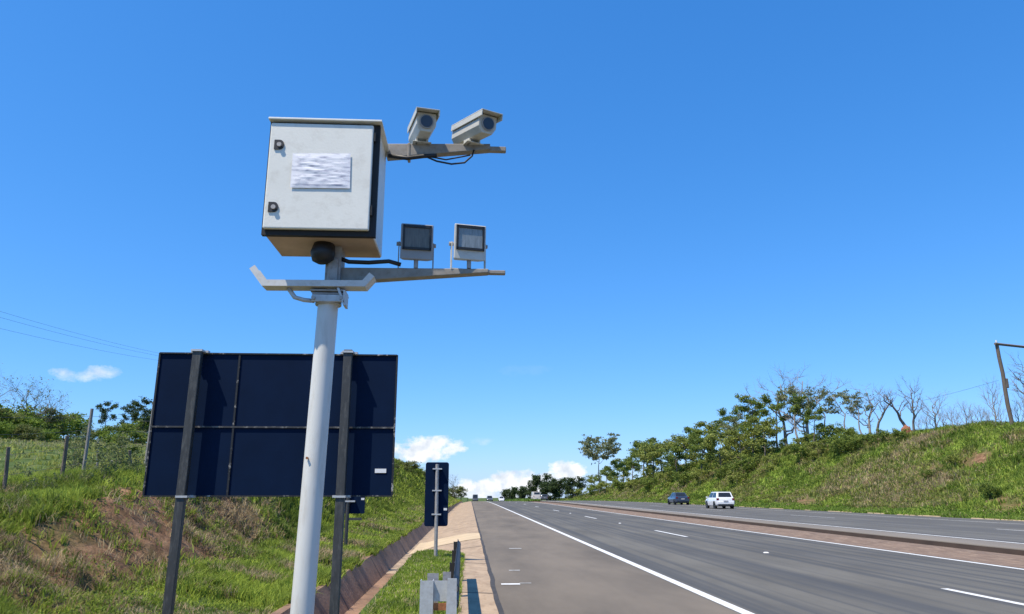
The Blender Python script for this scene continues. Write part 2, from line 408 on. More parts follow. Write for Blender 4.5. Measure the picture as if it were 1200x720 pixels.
gx = grid_lines([(-3000, -400, 400), (-400, -100, 30), (-100, -30, 6), (-30, -12, .8), (-12, -2.4, .16), (-2.4, -2.38, .02), (-2.38, -1.4, .9), (-1.4, -1.37, .03), (-1.37, -.13, .1), (-.13, -.10, .03), (-.1, .2, .3),
                 (.2, 27.4, 9), (27.4, 27.6, .2), (27.6, 44, .4), (44, 60, 2), (60, 120, 10), (120, 400, 40), (400, 3000, 400)])
gy = grid_lines([(-60, 3, 3), (3, 19, .2), (19, 19.3, .15), (19.3, 40, .35), (40, 120, .7), (120, 300, 2), (300, 600, 20), (600, 4000, 200)])
GX, GY = np.meshgrid(gx, gy, indexing='ij')
GZ = hz(GX, GY)
nX, nY = GX.shape
V = np.stack([GX, GY, GZ], -1).reshape(-1, 3)
ii = (np.arange(nX - 1)[:, None] * nY + np.arange(nY - 1)[None]).ravel()
Fq = np.stack([ii, ii + nY, ii + nY + 1, ii + 1], 1)
SPOTS = []
for px_, X_, ru, ry in ((938, 30.6, .9, 4.2), (915, 30.4, .7, 2.5), (1186, 30.8, 1.1, 1.3), (1165, 31.4, .7, 1.0), (722, 33.5, 1.2, 6.0), (1090, 35.5, .7, 1.0), (1150, 36.8, 1.0, 1.4)):
    SPOTS.append((X_, atX(px_, 570, X_).y, ru, ry))
def spot(X, Y):
    m = 0
    for a, b, ru, ry in SPOTS: m = np.maximum(m, np.exp(-((X - a) / ru) ** 2 - ((Y - b) / ry) ** 2))
    return m
ground = fast_mesh('ground', V, Fq, M['ground'])
tag(ground, kind='structure')
dl = -GX - 2.4
soil = np.full_like(GX, -.35)
Hl = np.interp(GY, *HL); wl = np.maximum(2, Hl * 1.05)
onslope = (dl > 1.2) & (dl < 1.9 + wl)
fade = np.clip((26 - GY) / 9, 0, 1)
soil = np.where(onslope, -.15 + .75 * np.clip((dl - 1.2) / .5, 0, 1) * np.clip((1.9 + wl - dl) / .5, 0, 1) * fade, soil)
cutg = np.exp(-((GY - 13.6) / 3.6) ** 2) * np.clip((dl - 1.2) / .5, 0, 1) * np.clip((4.3 - dl) / .6, 0, 1)
soil = soil + .5 * cutg
soil = np.where((dl > 0) & (dl < 1.5) & (GX < 0), -.05, soil)
uu = GX - 27.6
soil = np.where(uu > 2.5, -.12 + .3 * np.clip((80 - GY) / 50, 0, 1) * np.clip((uu - 3) / 4, 0, 1), soil)
soil = np.where(uu > .5, soil + 1.0 * spot(GX, GY), soil)
a = ground.data.attributes.new('soil', 'FLOAT', 'POINT'); a.data.foreach_set('value', soil.astype(np.float32).ravel())
ground.data.polygons.foreach_set('use_smooth', [True] * len(ground.data.polygons))

RY = grid_lines([(-40, 0, 5), (0, 40, 1), (40, 120, 4), (120, 560, 8)])
def strip(name, prof, m, y0=-40, y1=560, kind='structure', ys=None, parent=None, wob=0.0):
    """cross-section prof [(x, dz), ...] swept along the road"""
    ys = np.array(sorted(set([y0, y1] + [y for y in RY if y0 < y < y1]))) if ys is None else ys
    vs = []; n = len(prof)
    for y in ys:
        for k, (x, dz) in enumerate(prof):
            xx = x
            if wob: xx = x + wob * (mnoise.noise(Vector((x * 3, y * .9, 2.2))) + .5 * mnoise.noise(Vector((x, y * 3.1, 5))))
            vs.append((xx, y, float(zr(y)) + dz))
    fs = [(i * n + j, i * n + j + 1, (i + 1) * n + j + 1, (i + 1) * n + j) for i in range(len(ys) - 1) for j in range(n - 1)]
    o = link_mesh(name, vs, fs, m, parent)
    if kind: o['kind'] = kind
    return o

# carriageway side of the drain
strip('road_shoulder', [(.40, -.004), (3.47, .0)], M['shoulder'], ys=grid_lines([(-40, 0, 5), (0, 60, .5), (60, 120, 4), (120, 560, 8)]))
strip('road', [(3.47, 0), (11.35, 0)], M['road'])
strip('road_far_side', [(15.2, .130), (27.75, .130)], M['road_far'])
strip('median_slab', [(13.95, -.02), (14.0, .118), (14.05, .134), (15.2, .134)], M['slab'], wob=.012)
strip('median_kerb', [(13.90, -.06), (13.946, .10)], M['kerbdark'], wob=.012)
strip('median_gutter', [(11.35, .002), (12.0, -.015), (12.9, .035), (13.55, .005), (13.95, -.03)], M['median'], y1=150, ys=grid_lines([(-40, 0, 5), (0, 150, 1)]), wob=.05)
strip('median_verge', [(11.35, .002), (11.7, .10), (13.3, .16), (13.95, .12)], M['ground'], y0=150)
# painted lines
def line(x0, x1, y0, y1, dz, m=None):
    return strip('road_marking', [(x0, dz), (x1, dz)], m or M['paint'], y0=y0, y1=y1)
line(3.50, 3.66, -40, 560, .004)
strip('road_marking', [(11.14, .004), (11.28, .004)], M['paint'])
strip('road_marking', [(15.36, .134), (15.50, .134)], M['paint'])
for k in range(-1, 14):
    y0 = 8.0 + 19.2 * k - 0.3
    strip('road_marking', [(7.62, .004), (7.75, .004)], M['paint'], y0=y0 if k != 0 else 7.2, y1=y0 + 4.6)
    strip('road_marking', [(20.6, .134), (20.73, .134)], M['paintfaint'], y0=y0 + 15.5, y1=y0 + 21.5)
strip('road_marking', [(25.0, .134), (25.13, .134)], M['paintfaint'])
for (x, y, a, b) in [(.72, 13.3, .32, .09), (1.30, 21.6, .34, .08), (.92, 15.6, .22, .05), (.98, 13.42, .2, .03)]:
    strip('road_marking', [(x - a / 2, .004), (x + a / 2, .004)], M['paint'] if a == .32 else M['paintfaint'], y0=y - b, y1=y + b)
# tar joint between asphalt and concrete
strip('road_joint', [(.385, .008), (.46, .006)], M['tar'], ys=grid_lines([(-40, 0, 5), (0, 80, .5), (80, 560, 8)]), wob=.025)
# concrete apron beside the guardrail and the drain channel
strip('concrete_apron', [(-.13, .012), (-.11, .028), (.41, .004)], M['concrete'], y1=19.2)
strip('drain_channel', [(-2.46, .0), (-2.40, .07), (-2.28, .07), (-2.0, -.40), (-1.62, -.42), (-1.40, .0), (-1.36, .01)], M['channel'], y1=19.2, ys=grid_lines([(-40, 0, 5), (0, 19.2, .4)]), wob=.005)
strip('drain_channel_wall', [(-2.46, .0), (-2.40, .07), (-2.28, .07), (-2.0, -.40)], M['channel'], y0=19.2, ys=grid_lines([(19.2, 90, 1), (90, 560, 8)]), wob=.006)
strip('concrete_apron_slope', [(-2.0, -.40), (-1.7, -.41), (-1.2, -.27), (-.1, -.06), (.41, .004)], M['concrete'], y0=19.2, ys=grid_lines([(19.2, 90, 1), (90, 560, 8)]))
strip('concrete_apron_end', [(-1.62, -.42), (-1.38, .02), (-.12, .03)], M['concrete'], y0=19.17, y1=19.25)
# paler outlet swept with sand
vs = []; cols = [(-1.9, -.398), (-1.62, -.385), (-1.2, -.262), (-.1, -.052), (.40, .010)]
for k, (x, dz) in enumerate(cols):
    ya = 26.2 - 1.6 * (k == 0) - .5 * (k == 1); yb = 30.6 - .9 * (k == 4)
    for t in range(5): vs.append((x, ya + (yb - ya) * t / 4, dz + .004))
o = link_mesh('concrete_outlet', vs, [(a * 5 + t, (a + 1) * 5 + t, (a + 1) * 5 + t + 1, a * 5 + t + 1) for a in range(4) for t in range(4)], M['sandy']); o['kind'] = 'structure'
# slab joints
for y in (7.2, 12.05, 17.0, 22.6, 36, 44, 52):
    if y < 19: strip('road_joint', [(-.11, .032), (.41, .008)], M['tar'], y0=y, y1=y + .05)
    else: strip('road_joint', [(-1.2, -.266), (-.1, -.056), (.41, .008)], M['tar'], y0=y, y1=y + .07)
for y in (8.6, 13.4, 18.2):
    strip('road_joint', [(-2.277, .066), (-1.997, -.394)], M['tar'], y0=y, y1=y + .06)
# broken pale kerb along the far verge
mb = MB()
y = 20.0
while y < 170:
    l = random.uniform(.5, 3.2)
    if random.random() < .7: mb.box((27.70 + random.uniform(-.04, .05), y + l / 2, float(zr(y)) + .13), (.18, l, .07 + random.uniform(0, .04)), Matrix.Rotation(random.uniform(-.03, .03), 3, 'Z'))
    y += l + random.choice([.02, .02, .4, 1.6])
ok = mb.build('verge_kerb', M['sandy'], bevel=.02); ok['kind'] = 'structure'
# cat's-eyes between the dashes
k_ = 0
for y in (19.7, 38.9, 58.0):
    mb = MB(); mb.hexa([(7.62, y - .05, 0), (7.74, y - .05, 0), (7.74, y + .05, 0), (7.62, y + .05, 0), (7.64, y - .03, .022), (7.72, y - .03, .022), (7.72, y + .03, .022), (7.64, y + .03, .022)])
    tag(mb.build('road_stud', M['white']), 'small white road stud between two dashes of the lane line', 'road stud', 'road studs on the lane line')

# ------------------------------------------------------------------ camera pole and its bracket
P0, P1 = Vector((-.765, 3.6, -.1)), Vector((-.711, 3.6, 2.44))
pole = thing('camera_pole', 'pale grey round steel pole carrying the speed camera cabinet', 'pole', (-.765, 3.6, 0))
inv = Matrix.Translation((.765, -3.6, 0))
def pp(mb, *a, **k): return mb.xform(inv).build(*a, parent=pole, **k)
pts = [P0.lerp(P1, t / 12) for t in range(13)]
o = pp(MB().tube(pts, [.0535 - .004 * t / 12 for t in range(13)], 32), 'shaft', M['pole']); smooth_angle(o)
cxp = -.7105
q0 = atY(360, 537, 3.55); pp(MB().tube([(q0.x, 3.552, q0.z), (q0.x, 3.540, q0.z)], .006, 8), 'rusty_bolt', M['rust'])
# clamp ring with ears
mb = MB().tube([(cxp, 3.6, 2.400), (cxp, 3.6, 2.440)], .064, 24)
mb.box2((cxp - .07, 3.53, 2.404), (cxp + .085, 3.545, 2.440)).box2((cxp + .083, 3.52, 2.396), (cxp + .093, 3.62, 2.462))
pp(mb, 'clamp', M['galv'], bevel=.003)
for bx in (.075, -.06): pp(MB().tube([(cxp + bx, 3.53, 2.421), (cxp + bx, 3.519, 2.421)], .010, 6), 'bolt', M['galv_dull'])
mb = MB().box2((cxp - .07, 3.535, 2.442), (cxp + .08, 3.67, 2.452)).box2((cxp - .08, 3.53, 2.457), (cxp + .085, 3.68, 2.467))
pp(mb, 'flange_plate', M['galv_dull'], bevel=.003)
# folded guard bracket in front of the pole: a shallow tray with its ends turned up
def folded(path, width, y0, y1, lip, th=.004):
    mb = MB(); pts = [Vector((x, 0, z)) for x, z in path]; up_n = []
    nr = [Vector((-(q.z - p.z), 0, q.x - p.x)).normalized() for p, q in zip(pts[:-1], pts[1:])]
    for i in range(len(pts)):
        if i == 0: up_n.append(nr[0])
        elif i == len(pts) - 1: up_n.append(nr[-1])
        else:
            m_ = (nr[i - 1] + nr[i]).normalized(); up_n.append(m_ / m_.dot(nr[i]))
    for i in range(len(pts) - 1):
        for ya, yb, hgt in ((y0, y1, th), (y0 - th, y0, lip), (y1, y1 + th, lip)):
            A, B = pts[i], pts[i + 1]; C_, D = B + up_n[i + 1] * hgt, A + up_n[i] * hgt
            mb.hexa([(A.x, ya, A.z), (B.x, ya, B.z), (B.x, yb, B.z), (A.x, yb, A.z), (D.x, ya, D.z), (C_.x, ya, C_.z), (C_.x, yb, C_.z), (D.x, yb, D.z)])
    return mb
o = pp(folded([(-1.084, 2.560), (-1.018, 2.474), (-.522, 2.478), (-.480, 2.530)], .1, 3.515, 3.60, .031), 'guard_bracket', M['bracket'])
mb = MB().tube([(-.90, 3.55, 2.475), (-.865, 3.55, 2.428), (-.82, 3.55, 2.415), (-.77, 3.56, 2.413)], .011, 10)
pp(mb, 'strut', M['galv'], smooth=True)
mb = MB().hexa([(-.625, 3.52, 2.385), (-.613, 3.52, 2.385), (-.613, 3.60, 2.385), (-.625, 3.60, 2.385), (-.66, 3.52, 2.472), (-.648, 3.52, 2.472), (-.648, 3.60, 2.472), (-.66, 3.60, 2.472)])
pp(mb, 'brace', M['galv'])
# head: gland, post stub
mb = MB().tube([(-.735, 3.53, 2.60), (-.737, 3.53, 2.615), (-.74, 3.53, 2.65), (-.735, 3.54, 2.70)], [.028, .052, .06, .05], 20)
pp(mb, 'cable_gland', M['black'], smooth=True)
mb = MB().box2((-.715, 3.545, 2.47), (-.665, 3.56, 2.63)).box2((-.73, 3.56, 2.47), (-.655, 3.68, 2.70))
pp(mb, 'mounting_stub', M['galv_dull'], bevel=.004)
# lower arm: tapered channel along X with a tube end
def arm(mb, x0, x1, zt0, zt1, zb0, zb1, y0, y1):
    return mb.hexa([(x0, y0, zb0), (x1, y0, zb1), (x1, y1, zb1), (x0, y1, zb0), (x0, y0, zt0), (x1, y0, zt1), (x1, y1, zt1), (x0, y1, zt0)])
mb = arm(MB(), -.66, .082, 2.597, 2.603, 2.521, 2.583, 3.59, 3.65)
mb.box2((.07, 3.605, 2.581), (.168, 3.637, 2.601))
pp(mb, 'lower_arm', M['arm'], bevel=.004)
mb = MB().tube([(-.70, 3.60, 2.66), (-.62, 3.585, 2.625), (-.52, 3.582, 2.622), (-.42, 3.58, 2.63), (-.36, 3.59, 2.616)], .011, 8)
pp(mb, 'cable', M['black'], smooth=True)

# ------------------------------------------------------------------ equipment cabinet
cab = thing('equipment_cabinet', 'pale grey steel cabinet with a paper notice on its door, on top of the pole', 'cabinet', (-.74, 3.57, 2.70))
ic = Matrix.Translation((.74, -3.57, -2.70))
def cp(mb, *a, **k): return mb.xform(ic).build(*a, parent=cab, **k)
cp(MB().box2((-1.000, 3.432, 2.703), (-.478, 3.75, 3.288)), 'body', M['cabinet'], bevel=.006)
bp_ = cp(MB().box2((-.994, 3.438, 2.699), (-.484, 3.744, 2.7025)), 'base_plate', M['dust_bounce'])
bp_['label'] = 'brown underside plate, dust and ground bounce in its colour'
cp(MB().box2((-1.010, 3.404, 2.697), (-.470, 3.432, 3.287)), 'gasket', M['gasket'])
cp(MB().box2((-1.001, 3.380, 2.722), (-.499, 3.404, 3.274)), 'door', M['cabinet'], bevel=.007, seg=3)
cp(MB().hexa([(-1.013, 3.368, 3.288), (-.458, 3.368, 3.288), (-.458, 3.77, 3.288), (-1.013, 3.77, 3.288), (-1.013, 3.368, 3.298), (-.458, 3.368, 3.298), (-.458, 3.77, 3.304), (-1.013, 3.77, 3.304)]), 'roof', M['cabinet'], bevel=.002)
for (px, py) in [(327, 170), (320, 243)]:
    c = atY(px, py, 3.38)
    prof = [(-.022, -.025), (-.022, .025)] + [(.004 + .021 * math.cos(t), .025 * math.sin(t)) for t in [R_(90 - 18 * k) for k in range(11)]]
    lk = cp(MB().prism(prof, (3.374, 3.381), lambda a, b, d, c=c: (c.x + a, d, c.z + b)), 'lock', M['black'])
    cp(MB().tube([(c.x + .004, 3.376, c.z - .003), (c.x + .004, 3.364, c.z - .003)], .011, 16), 'lock_barrel', M['galv_dull'])
# hinges along the right edge
for z in (2.80, 3.19):
    cp(MB().tube([(-.492, 3.392, z), (-.492, 3.392, z + .05)], .007, 10), 'hinge', M['gasket'])
# creased notice
nx_, nz2_ = 30, 20; vs = []
tl, tr_, br, bl = (atY(*q, 3.374) for q in [(343, 180), (411, 180), (410, 221), (340, 220)])
for j in range(nz2_ + 1):
    for i in range(nx_ + 1):
        s, t = i / nx_, j / nz2_
        p = tl.lerp(tr_, s).lerp(bl.lerp(br, s), t)
        rr = .0032 * mnoise.noise(Vector((s * 2.2 + t * 1.6, t * 6 - s * 1.4, 1))) + .0012 * mnoise.noise(Vector((s * 7 + t * 5, t * 15, 5)))
        e = min(s, 1 - s, t, 1 - t); e = min(1, e * 8)
        vs.append((p.x, 3.3745 - abs(rr) * e - .002 * e, p.z + .0015 * mnoise.noise(Vector((s * 5, t * 2, 9)))))
pn = cp(MB().add(vs, [(j * (nx_ + 1) + i, j * (nx_ + 1) + i + 1, (j + 1) * (nx_ + 1) + i + 1, (j + 1) * (nx_ + 1) + i) for j in range(nz2_) for i in range(nx_)]), 'notice', M['paper'])
pn['label'] = 'creased white paper notice with illegible print'
mb = arm(MB(), -.47, .088, 3.335, 3.350, 3.253, 3.316, 3.70, 3.75)
mb.box2((.07, 3.71, 3.312), (.175, 3.742, 3.340)).box2((-.36, 3.696, 3.248), (-.345, 3.754, 3.342))
ua = cp(mb, 'upper_arm', M['arm'], bevel=.004)
mb = MB().tube([(-.46, 3.70, 3.285), (-.36, 3.695, 3.27), (-.27, 3.69, 3.282), (-.2, 3.69, 3.288)], .012, 8)
mb.tube([(-.27, 3.69, 3.285), (-.2, 3.68, 3.25), (-.12, 3.68, 3.235), (-.05, 3.68, 3.245), (-.01, 3.69, 3.29), (0.0, 3.70, 3.33)], .005, 6)
mb.tube([(-.24, 3.69, 3.28), (-.15, 3.685, 3.262), (-.06, 3.69, 3.285), (-.02, 3.70, 3.30)], .004, 6)
mb.v = [v + Vector((0, 0, -.021)) for v in mb.v]
cp(mb, 'cable', M['black'], smooth=True)

# ------------------------------------------------------------------ two surveillance cameras on the upper arm
def surveillance_camera(label, foot, yaw, pitch):
    t = thing('surveillance_camera', label, 'camera', foot)
    rot = Matrix.Rotation(yaw, 4, 'Z') @ Matrix.Rotation(pitch, 4, 'X')
    T = Matrix.Translation((0, 0, .085)) @ rot
    # housing: -Y is forward; pentagonal section with chamfered lower edges
    sec = [(-.052, .045), (.052, .045), (.052, -.02), (.030, -.055), (-.030, -.055), (-.052, -.02)]
    MB().prism(sec, (-.17, .17), lambda a, b, d: (a, d, b)).xform(T).build('housing', M['cream'], t, bevel=.004)
    # sun shield with overhang and side lips
    mb = MB().box2((-.062, -.215, .050), (.062, .165, .056)).box2((-.062, -.215, .020), (-.057, .165, .050)).box2((.057, -.215, .020), (.062, .165, .050))
    mb.xform(T).build('sun_shield', M['cream'], t, bevel=.002)
    f = MB().tube([(0, -.168, -.002), (0, -.178, -.002)], .037, 28).xform(T).build('lens_ring', M['lampgrey'], t)
    MB().tube([(0, -.176, -.002), (0, -.181, -.002)], .031, 28).xform(T).build('lens', M['lens'], t)
    mb = MB().box2((-.034, -.02, 0), (-.022, .05, .045)).box2((.022, -.02, 0), (.034, .05, .045)).box2((-.05, -.03, 0), (.05, .06, .006))
    mb.xform(Matrix.Rotation(yaw, 4, 'Z')).build('mounting_foot', M['cream'], t, bevel=.002)
    return t
surveillance_camera('cream camera in a housing facing forward, beside the cabinet', (-.285, 3.70, 3.334), R_(12), R_(11))
surveillance_camera('cream camera turned aside, near the free end of the upper arm', (-.005, 3.70, 3.338), R_(27), R_(11))

# ------------------------------------------------------------------ two floodlights on the lower arm
def floodlight(label, foot, yaw, body, glass):
    t = thing('floodlight', label, 'floodlight', foot, yaw)
    T = Matrix.Translation((0, 0, .135)) @ Matrix.Rotation(R_(3), 4, 'X')
    mb = MB().hexa([(-.083, -.045, -.09), (.083, -.045, -.09), (.066, .055, -.07), (-.066, .055, -.07), (-.083, -.045, .098), (.083, -.045, .098), (.066, .055, .075), (-.066, .055, .075)])
    mb.xform(T).build('housing', body, t, bevel=.006)
    mb = MB()
    for a, b in (((-.072, -.055, .075), (.072, -.044, .088)), ((-.072, -.055, -.04), (.072, -.044, -.028)), ((-.072, -.055, -.04), (-.062, -.044, .088)), ((.062, -.055, -.04), (.072, -.044, .088))): mb.box2(a, b)
    mb.xform(T).build('frame', M['black'], t)
    MB().box2((-.062, -.049, -.028), (.062, -.046, .075)).xform(T).build('glass', glass, t)
    mb = MB().box2((-.090, -.010, 0.0), (-.085, .016, .145)).box2((.085, -.010, 0), (.090, .016, .145)).box2((-.090, -.010, -.002), (.090, .016, .004))
    mb.build('yoke', body, t)
    for a_, b_ in (((-.100, .003, .135), (-.078, .003, .135)), ((.078, .003, .135), (.100, .003, .135)), ((0, -.02, .004), (0, -.02, .06))): MB().tube([a_, b_], .011, 8).build('bolt', M['galv_dull'], t)
    return t
floodlight('dull grey floodlight with dark glass, closer to the pole', (-.288, 3.615, 2.597), R_(8), M['lampgrey'], M['lampglass2'])
floodlight('bright grey floodlight with pale glass, near the free end of the lower arm', (-.022, 3.615, 2.600), R_(12), M['lampbody'], M['lampglass'])

# ------------------------------------------------------------------ large sign seen from behind
sg = thing('road_sign', 'large road sign seen from its dark back, on two square posts', 'road sign', (-1.93, 7.5, .25))
iS = Matrix.Translation((1.93, -7.5, -.25))
def sp(mb, *a, **k): return mb.xform(iS).build(*a, parent=sg, **k)
X0, X1, Z0, Z1 = -3.113, -.752, 1.465, 2.868
xs = [X0, X0 + .787, X0 + 1.574, X1]; zs = [Z0, 2.13, Z1]
for i in range(3):
    for j in range(2):
        sp(MB().box2((xs[i] + .004, 7.495, zs[j] + .004), (xs[i + 1] - .004, 7.503, zs[j + 1] - .004)), 'panel', M['signback'])
mb = MB().box2((X0, 7.480, 2.122), (X1, 7.494, 2.138)); sp(mb, 'rail', M['worn'])
for z in (Z0, Z1 - .014): sp(MB().box2((X0, 7.478, z), (X1, 7.494, z + .014)), 'rail', M['seam'])
for x in xs: sp(MB().box2((x - .009, 7.482, Z0 + .015), (x + .009, 7.4935, Z1 - .005)), 'frame_bar', M['seam'])
for xb, zt in ((-2.70, 2.872), (-1.228, 2.89)):
    gz_ = float(hz(xb, 7.36))
    lean = .0 if xb > -2 else -.035
    q_ = .042
    mb = MB().hexa([(xb - q_ + lean, 7.34, gz_ - .3), (xb + q_ + lean, 7.34, gz_ - .3), (xb + q_ + lean, 7.41, gz_ - .3), (xb - q_ + lean, 7.41, gz_ - .3), (xb - q_, 7.34, zt), (xb + q_, 7.34, zt), (xb + q_, 7.41, zt), (xb - q_, 7.41, zt)])
    sp(mb, 'post', M['signpost'], bevel=.006)
    for z in (Z0 - .008, Z1 - .012):
        cl = sp(MB().box2((xb - .085, 7.412, z), (xb + .085, 7.470, z + .022)).box2((xb - .054, 7.328, z), (xb + .054, 7.338, z + .02)).box2((xb - .054, 7.338, z), (xb - .045, 7.412, z + .02)).box2((xb + .045, 7.338, z), (xb + .054, 7.412, z + .02)), 'clamp', M['galv'])
c = atY(446, 552, 7.493); sp(MB().box2((c.x - .055, 7.488, c.z - .02), (c.x + .055, 7.4935, c.z + .02)), 'sticker', M['white'])

# ------------------------------------------------------------------ small sign behind the guardrail
def prism_round(x0, x1, z0, z1, r, n=5):
    pr = []
    for cx, cz, a0 in ((x1 - r, z1 - r, 0), (x0 + r, z1 - r, 90), (x0 + r, z0 + r, 180), (x1 - r, z0 + r, 270)):
        pr += [(cx + r * math.cos(R_(a0 + 90 * k / n)), cz + r * math.sin(R_(a0 + 90 * k / n))) for k in range(n + 1)]
    return pr
ss = thing('road_sign', 'narrow upright sign seen from its dark back, behind the guardrail', 'road sign', (-.735, 17.34, .03))
iq = Matrix.Translation((.735, -17.34, -.03))
MB().prism(prism_round(-1.005, -.475, .775, 2.185, .05), (17.40, 17.41), lambda a, b, d: (a, d, b)).xform(iq).build('panel', M['signback'], ss)
o = MB().tube([(-.725, 17.34, -.4), (-.738, 17.34, 2.14)], .04, 16).xform(iq).build('post', M['galv_dull'], ss); smooth_angle(o)
for z in (2.02, 1.54, 1.02): MB().box2((-.84, 17.30, z), (-.63, 17.398, z + .028)).xform(iq).build('clamp', M['galv'], ss)
MB().box2((-.575, 17.394, 1.12), (-.50, 17.3995, 1.17)).xform(iq).build('sticker', M['white'], ss)
# second small sign, mostly behind the large one
g2 = float(hz(-2.98, 19.4))
s2 = thing('road_sign', 'small dark sign on a thin post, half behind the large sign', 'road sign', (-2.98, 19.4, g2))
MB().prism(prism_round(-.36, .36, 1.0 - g2, 2.0 - g2, .04), (.05, .06), lambda a, b, d: (a, d, b)).build('panel', M['signback'], s2)
MB().tube([(-.06, 0, -.3), (-.06, 0, 1.9 - g2)], .045, 12).build('post', M['signpost'], s2)
MB().box2((-.06, -.02, .84 - g2), (.30, .03, .90 - g2)).build('crossbar', M['signpost'], s2)
MB().box2((-.12, -.05, 1.28 - g2), (.12, .045, 1.32 - g2)).build('clamp', M['galv'], s2)
MB().box2((.26, .043, 1.33 - g2), (.34, .049, 1.38 - g2)).build('sticker', M['white'], s2)

# ------------------------------------------------------------------ guardrail
gr = thing('guardrail', 'short galvanised guardrail whose end faces the viewer, on the grass strip', 'guardrail', (-.2, 7.5, .03))
ig = Matrix.Translation((.2, -7.5, -.03))
wprof = [(0, 0), (.018, .03), (.07, .06), (.082, .085), (.07, .115), (.012, .145), (.012, .165), (.07, .195), (.082, .225), (.07, .25), (.018, .28), (0, .31)]
def rail_ring(x, y, zb, sx=1.0, sz=1.0):
    out = [(x + a * sx, y, zb + b * sz) for a, b in wprof]
    return out + [(x + a * sx - .006, y, zb + b * sz) for a, b in reversed(wprof)]
ring = []
ysr = [7.46, 7.6, 7.8, 8.2, 9, 10, 11, 12, 12.8, 13.4, 13.8]
for y in ysr: ring.append(rail_ring(-.135 - .0085 * (y - 7.46), y, .40, .62, 1.0))
n = 24; mb = MB(); mb.v = [Vector(p) for r in ring for p in r]
mb.f = [(i * n + j, i * n + (j + 1) % n, (i + 1) * n + (j + 1) % n, (i + 1) * n + j) for i in range(len(ysr) - 1) for j in range(n)]
mb.f += [tuple((k, (k + 1), n - 2 - k, n - 1 - k)) for k in range(11)] + [tuple(((len(ysr) - 1) * n + a) for a in (k, k + 1, n - 2 - k, n - 1 - k)) for k in range(11)]
o = mb.xform(ig).build('rail', M['darkrail'], gr); o['label'] = 'dark steel rail seen along its length'
def cpost(x0, x1, y, dpt, zt, th=.008):
    return MB().box2((x0, y, -.4), (x1, y + th, zt)).box2((x0, y + th, -.4), (x0 + th, y + dpt, zt)).box2((x1 - th, y + th, -.4), (x1, y + dpt, zt))
# end assembly: two channel posts with a spacer plate between them
cpost(-.455, -.330, 7.50, .14, .69).xform(ig).build('post', M['galv'], gr)
mb = MB().hexa([(-.225, 7.44, -.3), (-.095, 7.44, -.3), (-.095, 7.452, -.3), (-.225, 7.452, -.3), (-.195, 7.44, .715), (-.108, 7.44, .715), (-.108, 7.452, .715), (-.195, 7.452, .715)])
mb.box2((-.195, 7.452, .36), (-.187, 7.60, .70))
mb.xform(ig).build('end_plate', M['galv'], gr)
MB().box2((-.328, 7.545, .50), (-.200, 7.553, .685)).box2((-.328, 7.553, .50), (-.200, 7.66, .508)).xform(ig).build('spacer', M['galv'], gr)
MB().box2((-.325, 7.535, .42), (-.198, 7.548, .485)).xform(ig).build('rusty_plate', M['rust'], gr)
MB().box2((-.40, 7.72, .40), (-.29, 7.728, .735)).box2((-.25, 7.74, .55), (-.17, 7.75, .745)).xform(ig).build('blocking_piece', M['galv_dull'], gr)
for y in (9.5, 11.5, 13.5):
    x = -.135 - .0085 * (y - 7.46)
    cpost(x - .075, x - .012, y, .12, .68).xform(ig).build('post', M['darkrail'], gr)

